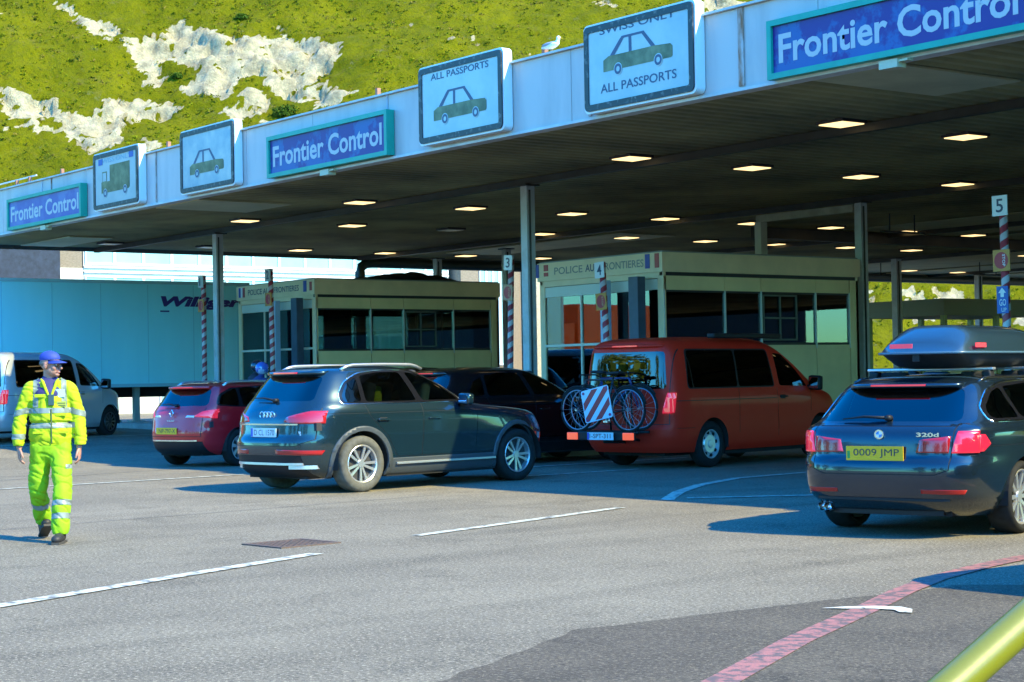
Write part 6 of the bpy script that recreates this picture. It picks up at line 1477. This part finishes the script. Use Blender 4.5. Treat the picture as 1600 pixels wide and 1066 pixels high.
# V neck
for sx_ in (1, -1):
    pass
kill = []
for co, no in (((.068, 0, 1.50), (-1, 0, .40)), ((-.068, 0, 1.50), (1, 0, .40))):
    geom = [f for f in bz_.faces if f.calc_center_median().z > 1.25 and f.calc_center_median().y < .05]; g2 = geom + list({x for f in geom for x in f.edges}) + list({x for f in geom for x in f.verts})
    bmesh.ops.bisect_plane(bz_, geom=g2, dist=1e-6, plane_co=Vector(co), plane_no=Vector(no).normalized())
for f in bz_.faces:
    c = f.calc_center_median()
    if c.y < .05 and c.z > 1.25 and all((c - Vector(co)).dot(Vector(no)) > 0 for co, no in (((.068, 0, 1.50), (-1, 0, .40)), ((-.068, 0, 1.50), (1, 0, .40)))): kill.append(f)
    elif c.z > 1.505 and abs(c.x) < .1: kill.append(f)
bmesh.ops.delete(bz_, geom=list(set(kill)), context='FACES'); bz_.to_mesh(jk.data); bz_.free()
slices(jk, [((0, 0, 1.225), (0, 0, 1), .024, lambda c: abs(c.x) < .225), ((0, 0, 1.085), (0, 0, 1), .024, lambda c: abs(c.x) < .225)], REFB, "reflective_band", pr_)
slices(jk, [((.25, 0, 1.205), (.28, 0, 1), .026, lambda c: c.x > .195 and c.z > .9), ((-.27, 0, 1.215), (-.28, 0, 1), .026, lambda c: c.x < -.205), ((-.29, 0, .985), (-.0, 0, 1), .024, lambda c: c.x < -.215), ((.27, 0, .985), (.1, 0, 1), .022, lambda c: c.x > .215 and c.y > -.05)], REFG, "sleeve_band", pr_)
slices(jk, [((.128, 0, 1.4), (1, 0, 0.02), .024, lambda c: c.z > 1.255 and abs(c.x) < .2), ((-.128, 0, 1.4), (1, 0, -.02), .024, lambda c: c.z > 1.255 and abs(c.x) < .2)], REFG, "shoulder_band", pr_)
blob("shirt", [('t', [(0, .03, 1.50), (0, .02, 1.38), (0, 0, 1.28)], [.078, .145, .125], (1.08, .85)), ('t', [(-.08, .02, 1.455), (.08, .02, 1.455)], [.074, .074])], .010, 3, SHIRT, pr_)
def chest(x, z):                                          # front surface of the jacket
    best = 0
    for v in jk.data.vertices:
        if abs(v.co.x - x) < .02 and abs(v.co.z - z) < .02: best = min(best, v.co.y)
    return best
def patch(name, x, z, w_, h_, mat, th=.006, par=None):
    y = chest(x, z); b = bmesh.new(); box(b, x - w_ / 2, x + w_ / 2, y - th, y + .012, z - h_ / 2, z + h_ / 2, 0, .002); return obj(name, b, mat, par or pr_), y - th
for zz in [.93 + .03 * k for k in range(12)]:
    pass
b = bmesh.new(); pts = [(0.012, chest(.012, z) - .003, z) for z in [.92 + .04 * k for k in range(9)]]; tube(b, pts, .007, 6); obj("zip", b, M("zip_dark", (.06, .10, .03), .6), pr_)
for sx_ in (-1, 1):
    b = bmesh.new(); cpts = [(sx_ * .004, 1.335), (sx_ * .024, 1.39), (sx_ * .046, 1.445), (sx_ * .062, 1.49)]
    P3 = [(x_, min(chest(x_ + sx_ * .022, z_), chest(x_ + sx_ * .035, z_)) - .002, z_) for x_, z_ in cpts]; P3.append((sx_ * .078, .0, 1.512)); P3.append((sx_ * .072, .06, 1.515))
    tube(b, P3, [.010, .013, .015, .016, .016, .014], 8); obj("collar", b, HV, pr_, True)
patch("radio", .012, 1.325, .052, .10, M("radio_dark", (.025, .06, .07), .4), .03)
b = bmesh.new(); tube(b, [(-.05, chest(-.05, 1.44) - .004, 1.45), (-.03, chest(-.03, 1.42) - .006, 1.42), (.0, chest(0, 1.40) - .012, 1.385)], .005, 6); tube(b, [(.05, chest(.05, 1.44) - .004, 1.45), (.03, chest(.03, 1.42) - .006, 1.42), (.0, chest(0, 1.40) - .012, 1.385)], .005, 6); obj("lanyard", b, M("lanyard_pale", (.5, .5, .6), .6), pr_)
patch("name_card", .095, 1.385, .085, .075, M("card_pale_blue", (.35, .62, .75), .3), .006)
q, yq = patch("chest_label", .105, 1.285, .085, .05, M("label_grey", (.30, .38, .05), .6), .005)
for k in range(2):
    b = bmesh.new(); box(b, .07, .14, yq - .001, yq + .002, 1.268 + k * .02, 1.276 + k * .02); obj("label_line", b, M("label_ink", (.04, .06, .03), .6), q)
for (x, z, w_, h_) in ((-.085, 1.365, .11, .03), (.10, 1.185, .10, .022), (-.10, 1.02, .12, .02), (.105, 1.02, .12, .02)):
    patch("pocket_flap", x, z, w_, h_, HV, .007)
tz = blob("trousers", [('t', [(0, .0, .99), (0, .0, .88)], [.155, .160], (1.05, .76)), ('t', [(.085, .0, .90), (.10, -.12, .66), (.108, -.225, .46), (.085, -.30, .20), (.078, -.315, .12)], [.110, .100, .088, .084, .082]), ('t', [(-.085, .0, .90), (-.11, .03, .66), (-.115, .05, .47), (-.085, .23, .24), (-.073, .28, .18)], [.110, .100, .088, .084, .082])],
        .010, 4, HVT, pr_, folds(.013, 8))
bz_ = bmesh.new(); bz_.from_mesh(tz.data)
openat(bz_, (.078, -.315, .085), (0, 0, -1), lambda c: c.x > 0 and c.z < .2); openat(bz_, (-.073, .28, .15), (0, .35, -1), lambda c: c.x < 0 and c.z < .3)
bz_.to_mesh(tz.data); bz_.free()
slices(tz, [((.08, -.29, .37), (0, .25, 1), .026, lambda c: c.x > 0), ((.08, -.3, .245), (0, .2, 1), .026, lambda c: c.x > 0), ((-.09, .16, .345), (0, -.6, 1), .026, lambda c: c.x < 0), ((-.085, .2, .46), (0, -.3, 1), .0, lambda c: False)], REFB, "leg_band", pr_)
slices(tz, [((.19, -.1, .70), (0, 0, 1), .02, lambda c: c.x > .14)], REFB, "pocket_band", pr_)
BOOT = M("boot_black", (.02, .018, .018), .6)
for nm, mt in (("boot", Matrix.Translation((.080, -.33, 0)) @ Matrix.Rotation(math.radians(-12), 4, 'Z')), ("boot", Matrix.Translation((-.070, .30, .045)) @ Matrix.Rotation(math.radians(10), 4, 'Z') @ Matrix.Rotation(math.radians(-24), 4, 'X'))):
    m4 = mt
    bo = blob("boot", [('t', [(0, .03, .16), (0, .02, .08)], [.050, .052]), ('t', [(0, .06, .055), (0, -.05, .052), (0, -.16, .042)], [.044, .048, .042], (1, 1)), ('e', (0, -.15, .045), (.050, .06, .042))], .008, 2, BOOT, pr_, None, m4)
    b = bmesh.new(); prism(b, [(.045, .10), (.048, -.05), (.055, -.14), (.035, -.205), (-.035, -.205), (-.055, -.14), (-.048, -.05), (-.045, .10)], 'z', 0, .022)
    for v in b.verts: v.co = m4 @ v.co
    obj("sole", b, M("sole_grey", (.05, .045, .04), .8), bo)
CAPB = M("cap_blue", (.02, .045, .30), .7, bump=.1)
cp = blob("cap", [('e', hp_(0, .016, .062), (.084, .104, .072), R3)], .007, 2, CAPB, pr_)
bz_ = bmesh.new(); bz_.from_mesh(cp.data); upv = (HR.to_3x3() @ Vector((0, .12, 1))).normalized()
openat(bz_, hp_(0, 0, .046), -upv, lambda c: True); bz_.to_mesh(cp.data); bz_.free()
b = bmesh.new(); prev = None
for i in range(13):
    u = -1 + 2 * i / 12; a = u * 1.15; x = .080 * math.sin(a); yi = .016 - .100 * math.cos(a); ln = .085 * (1 - abs(u) ** 3); dr = -.006 - .016 * u * u
    r = [b.verts.new(hp_(x, yi + .01, .052 + dr * .3)), b.verts.new(hp_(x * 1.02, yi - ln, .040 + dr * 1.3)), b.verts.new(hp_(x * 1.02, yi - ln, .036 + dr * 1.3)), b.verts.new(hp_(x, yi + .01, .046 + dr * .3))]
    if prev:
        for k in range(4): b.faces.new((prev[k], prev[(k + 1) % 4], r[(k + 1) % 4], r[k]))
    prev = r
bmesh.ops.recalc_face_normals(b, faces=b.faces[:]); obj("brim", b, CAPB, cp, True)
b = bmesh.new(); s = bmesh.ops.create_uvsphere(b, u_segments=10, v_segments=8, radius=.006)
for v in s['verts']: v.co += Vector(hp_(0, .016, .133))
obj("cap_button", b, CAPB, cp)
hr_ = blob("hair", [('e', hp_(0, .035, .012), (.079, .083, .045), R3)], .006, 1, M("hair_grey", (.16, .13, .11), .9), pr_)
b = bmesh.new()
for sx_ in (-1, 1):
    tube(b, [hp_(sx_ * .032 + .023 * math.cos(a), -.098 + abs(sx_ * .032 + .023 * math.cos(a)) * .25, .008 + .016 * math.sin(a)) for a in [2 * PI * k / 20 for k in range(20)]], .0028, 6, closed=True)
    tube(b, [hp_(sx_ * .055, -.088, .014), hp_(sx_ * .080, -.03, .012), hp_(sx_ * .085, .02, .006)], .0028, 6)
tube(b, [hp_(-.01, -.103, .012), hp_(.01, -.103, .012)], .0028, 6); obj("glasses", b, M("glasses_frame", (.03, .02, .02), .3), pr_)
for sx_ in (-1, 1):
    b = bmesh.new(); s = bmesh.ops.create_uvsphere(b, u_segments=12, v_segments=8, radius=.0115)
    for v in s['verts']: v.co = Vector(hp_(v.co.x + sx_ * .031, v.co.y - .078, v.co.z + .006))
    ey = obj("eye", b, M("eye_white", (.6, .6, .58), .3), pr_, True)
    b = bmesh.new(); s = bmesh.ops.create_uvsphere(b, u_segments=10, v_segments=6, radius=.0055)
    for v in s['verts']: v.co = Vector(hp_(v.co.x + sx_ * .031, v.co.y * .5 - .0885, v.co.z + .006))
    obj("iris", b, M("iris_dark", (.03, .03, .04), .2), ey, True)
b = bmesh.new(); s = bmesh.ops.create_uvsphere(b, u_segments=14, v_segments=8, radius=1)
for v in s['verts']: v.co = Vector(hp_(v.co.x * .021, -.094 + v.co.y * .006 + abs(v.co.x) * .008, -.059 + v.co.z * .006 + .004 * abs(v.co.x)))
obj("teeth", b, M("teeth_white", (.7, .68, .62), .3), pr_, True)
b = bmesh.new()
for sg, zz in ((1, -.051), (-1, -.067)):
    tube(b, [hp_(.026 * u, -.0975 + .012 * u * u, zz + .005 * u * u * (1 if sg > 0 else .8)) for u in (-1, -.6, -.2, .2, .6, 1)], .0042, 6)
obj("lips", b, M("lips", (.34, .11, .09), .5), pr_, True)

# ---- two motorcyclists waiting beyond the red estate
def motorcycle(label, x, y, rz, col):
    t = thing("motorcycle", label, "motorcycle", (x, y, gz(x)), rz, group="motorcycles waiting in the lane")
    for yy in (0, 1.45):
        b = bmesh.new(); tube(b, [(0, yy + .27 * math.cos(a), .32 + .27 * math.sin(a)) for a in [2 * PI * k / 28 for k in range(28)]], .055, 10, closed=True); wl = obj("wheel", b, RUB, t, True)
        b = bmesh.new(); cyl(b, (-.05, yy, .32), (.05, yy, .32), .12, seg=16)
        for k in range(5): cyl(b, (0, yy, .32), (0, yy + .23 * math.cos(k * 1.257), .32 + .23 * math.sin(k * 1.257)), .018, seg=6)
        obj("rim", b, DRIM, wl)
    blob("tank", [('t', [(0, .62, .80), (0, .95, .86)], [.13, .14]), ('t', [(0, .1, .72), (0, .6, .72)], [.10, .13])], .02, 3, col, t)
    b = bmesh.new(); obox(b, (0, .28, .80), (.26, .62, .10), (.05, 0, 0), 0, .04); obj("saddle", b, PLAS, t, True)
    b = bmesh.new(); box(b, -.17, .17, .45, .95, .30, .68, 0, .05); obj("engine", b, M("engine_grey", (.1, .1, .1), .4, metal=.6), t)
    b = bmesh.new(); tube(b, [(-.38, 1.0, 1.05), (-.2, 1.12, 1.06), (0, 1.16, 1.04), (.2, 1.12, 1.06), (.38, 1.0, 1.05)], .016, 8); cyl(b, (-.09, 1.15, 1.04), (-.09, 1.45, .32), .025, seg=8); cyl(b, (.09, 1.15, 1.04), (.09, 1.45, .32), .025, seg=8); obj("handlebar", b, PLAS, t, True)
    for s_ in (-1, 1):
        b = bmesh.new(); obox(b, (s_ * .30, -.05, .62), (.20, .42, .34), None, 0, .04); obj("pannier", b, PLAS, t, True)
    b = bmesh.new(); obox(b, (0, -.32, .80), (.24, .06, .06), None, 0, .02); obj("tail_lamp", b, REDL, t)
    return t
def rider(label, x, y, rz, jm, hm, look):
    t = thing("person", label, "person", (x, y, gz(x)), rz, group="motorcyclists")
    parts = [('t', [(0, .10, .92), (0, .16, 1.15), (0, .26, 1.42)], [.15, .16, .15], (1.12, .85)), ('t', [(-.17, .26, 1.44), (.17, .26, 1.44)], [.075, .075]), ('t', [(0, .28, 1.5), (0, .30, 1.62)], [.06, .058]), ('e', (0, .31, 1.68), (.08, .10, .12))]
    for s_ in (-1, 1):
        parts += [('t', [(s_ * .19, .27, 1.42), (s_ * .30, .50, 1.20), (s_ * .34, .90, 1.10)], [.065, .055, .040]), ('t', [(s_ * .10, .12, .90), (s_ * .24, .62, .80), (s_ * .24, .40, .35), (s_ * .26, .42, .12)], [.105, .085, .060, .05]), ('e', (s_ * .26, .50, .09), (.05, .13, .05))]
        parts += [(q[0], [tuple(Vector(p)) for p in q[1]], q[2]) if q[0] == 't' else q for q in hand((s_ * .34, .88, 1.11), (0, 1, -.15), s_, (-s_, 0, .1), 1.2)]
    blob("body", parts, .011, 3, jm, t)
    hm_ = blob("helmet", [('e', (0, .31, 1.71), (.125, .150, .135))], .010, 2, hm, t)
    b = bmesh.new(); s = bmesh.ops.create_uvsphere(b, u_segments=20, v_segments=12, radius=1)
    for v in s['verts']: v.co = Vector((v.co.x * .118, .335 + v.co.y * .135, 1.705 + v.co.z * .05))
    obj("visor", b, M("visor_dark", (.01, .01, .015), .05), hm_, True)
    b = bmesh.new(); box(b, -.16, -.05, .075, .10, 1.18, 1.34); box(b, .05, .16, .075, .10, 1.18, 1.34); obj("reflective_patch", b, M("patch_pale", (.35, .45, .7), .5), t)
    return t
motorcycle("dark touring motorcycle behind the red estate, the right one of the pair", -31.9, 17.6, .12, BLACKP)
motorcycle("dark blue motorcycle behind the red estate, the left one of the pair", -33.9, 18.6, .1, NAVY)
rider("motorcyclist in dark blue jacket and blue white helmet above the red estate", -31.9, 17.6, .12, M("jacket_navy", (.025, .03, .12), .7), M("helmet_blue", (.06, .13, .45), .2, col2=(.4, .5, .65), vscale=6, thr=(.5, .55), coat=1), 0)
rider("motorcyclist with dark helmet, lower and left of the other rider", -33.9, 18.6, .1, M("jacket_black", (.02, .02, .03), .7), M("helmet_dark", (.02, .03, .05), .15, coat=1), 0)
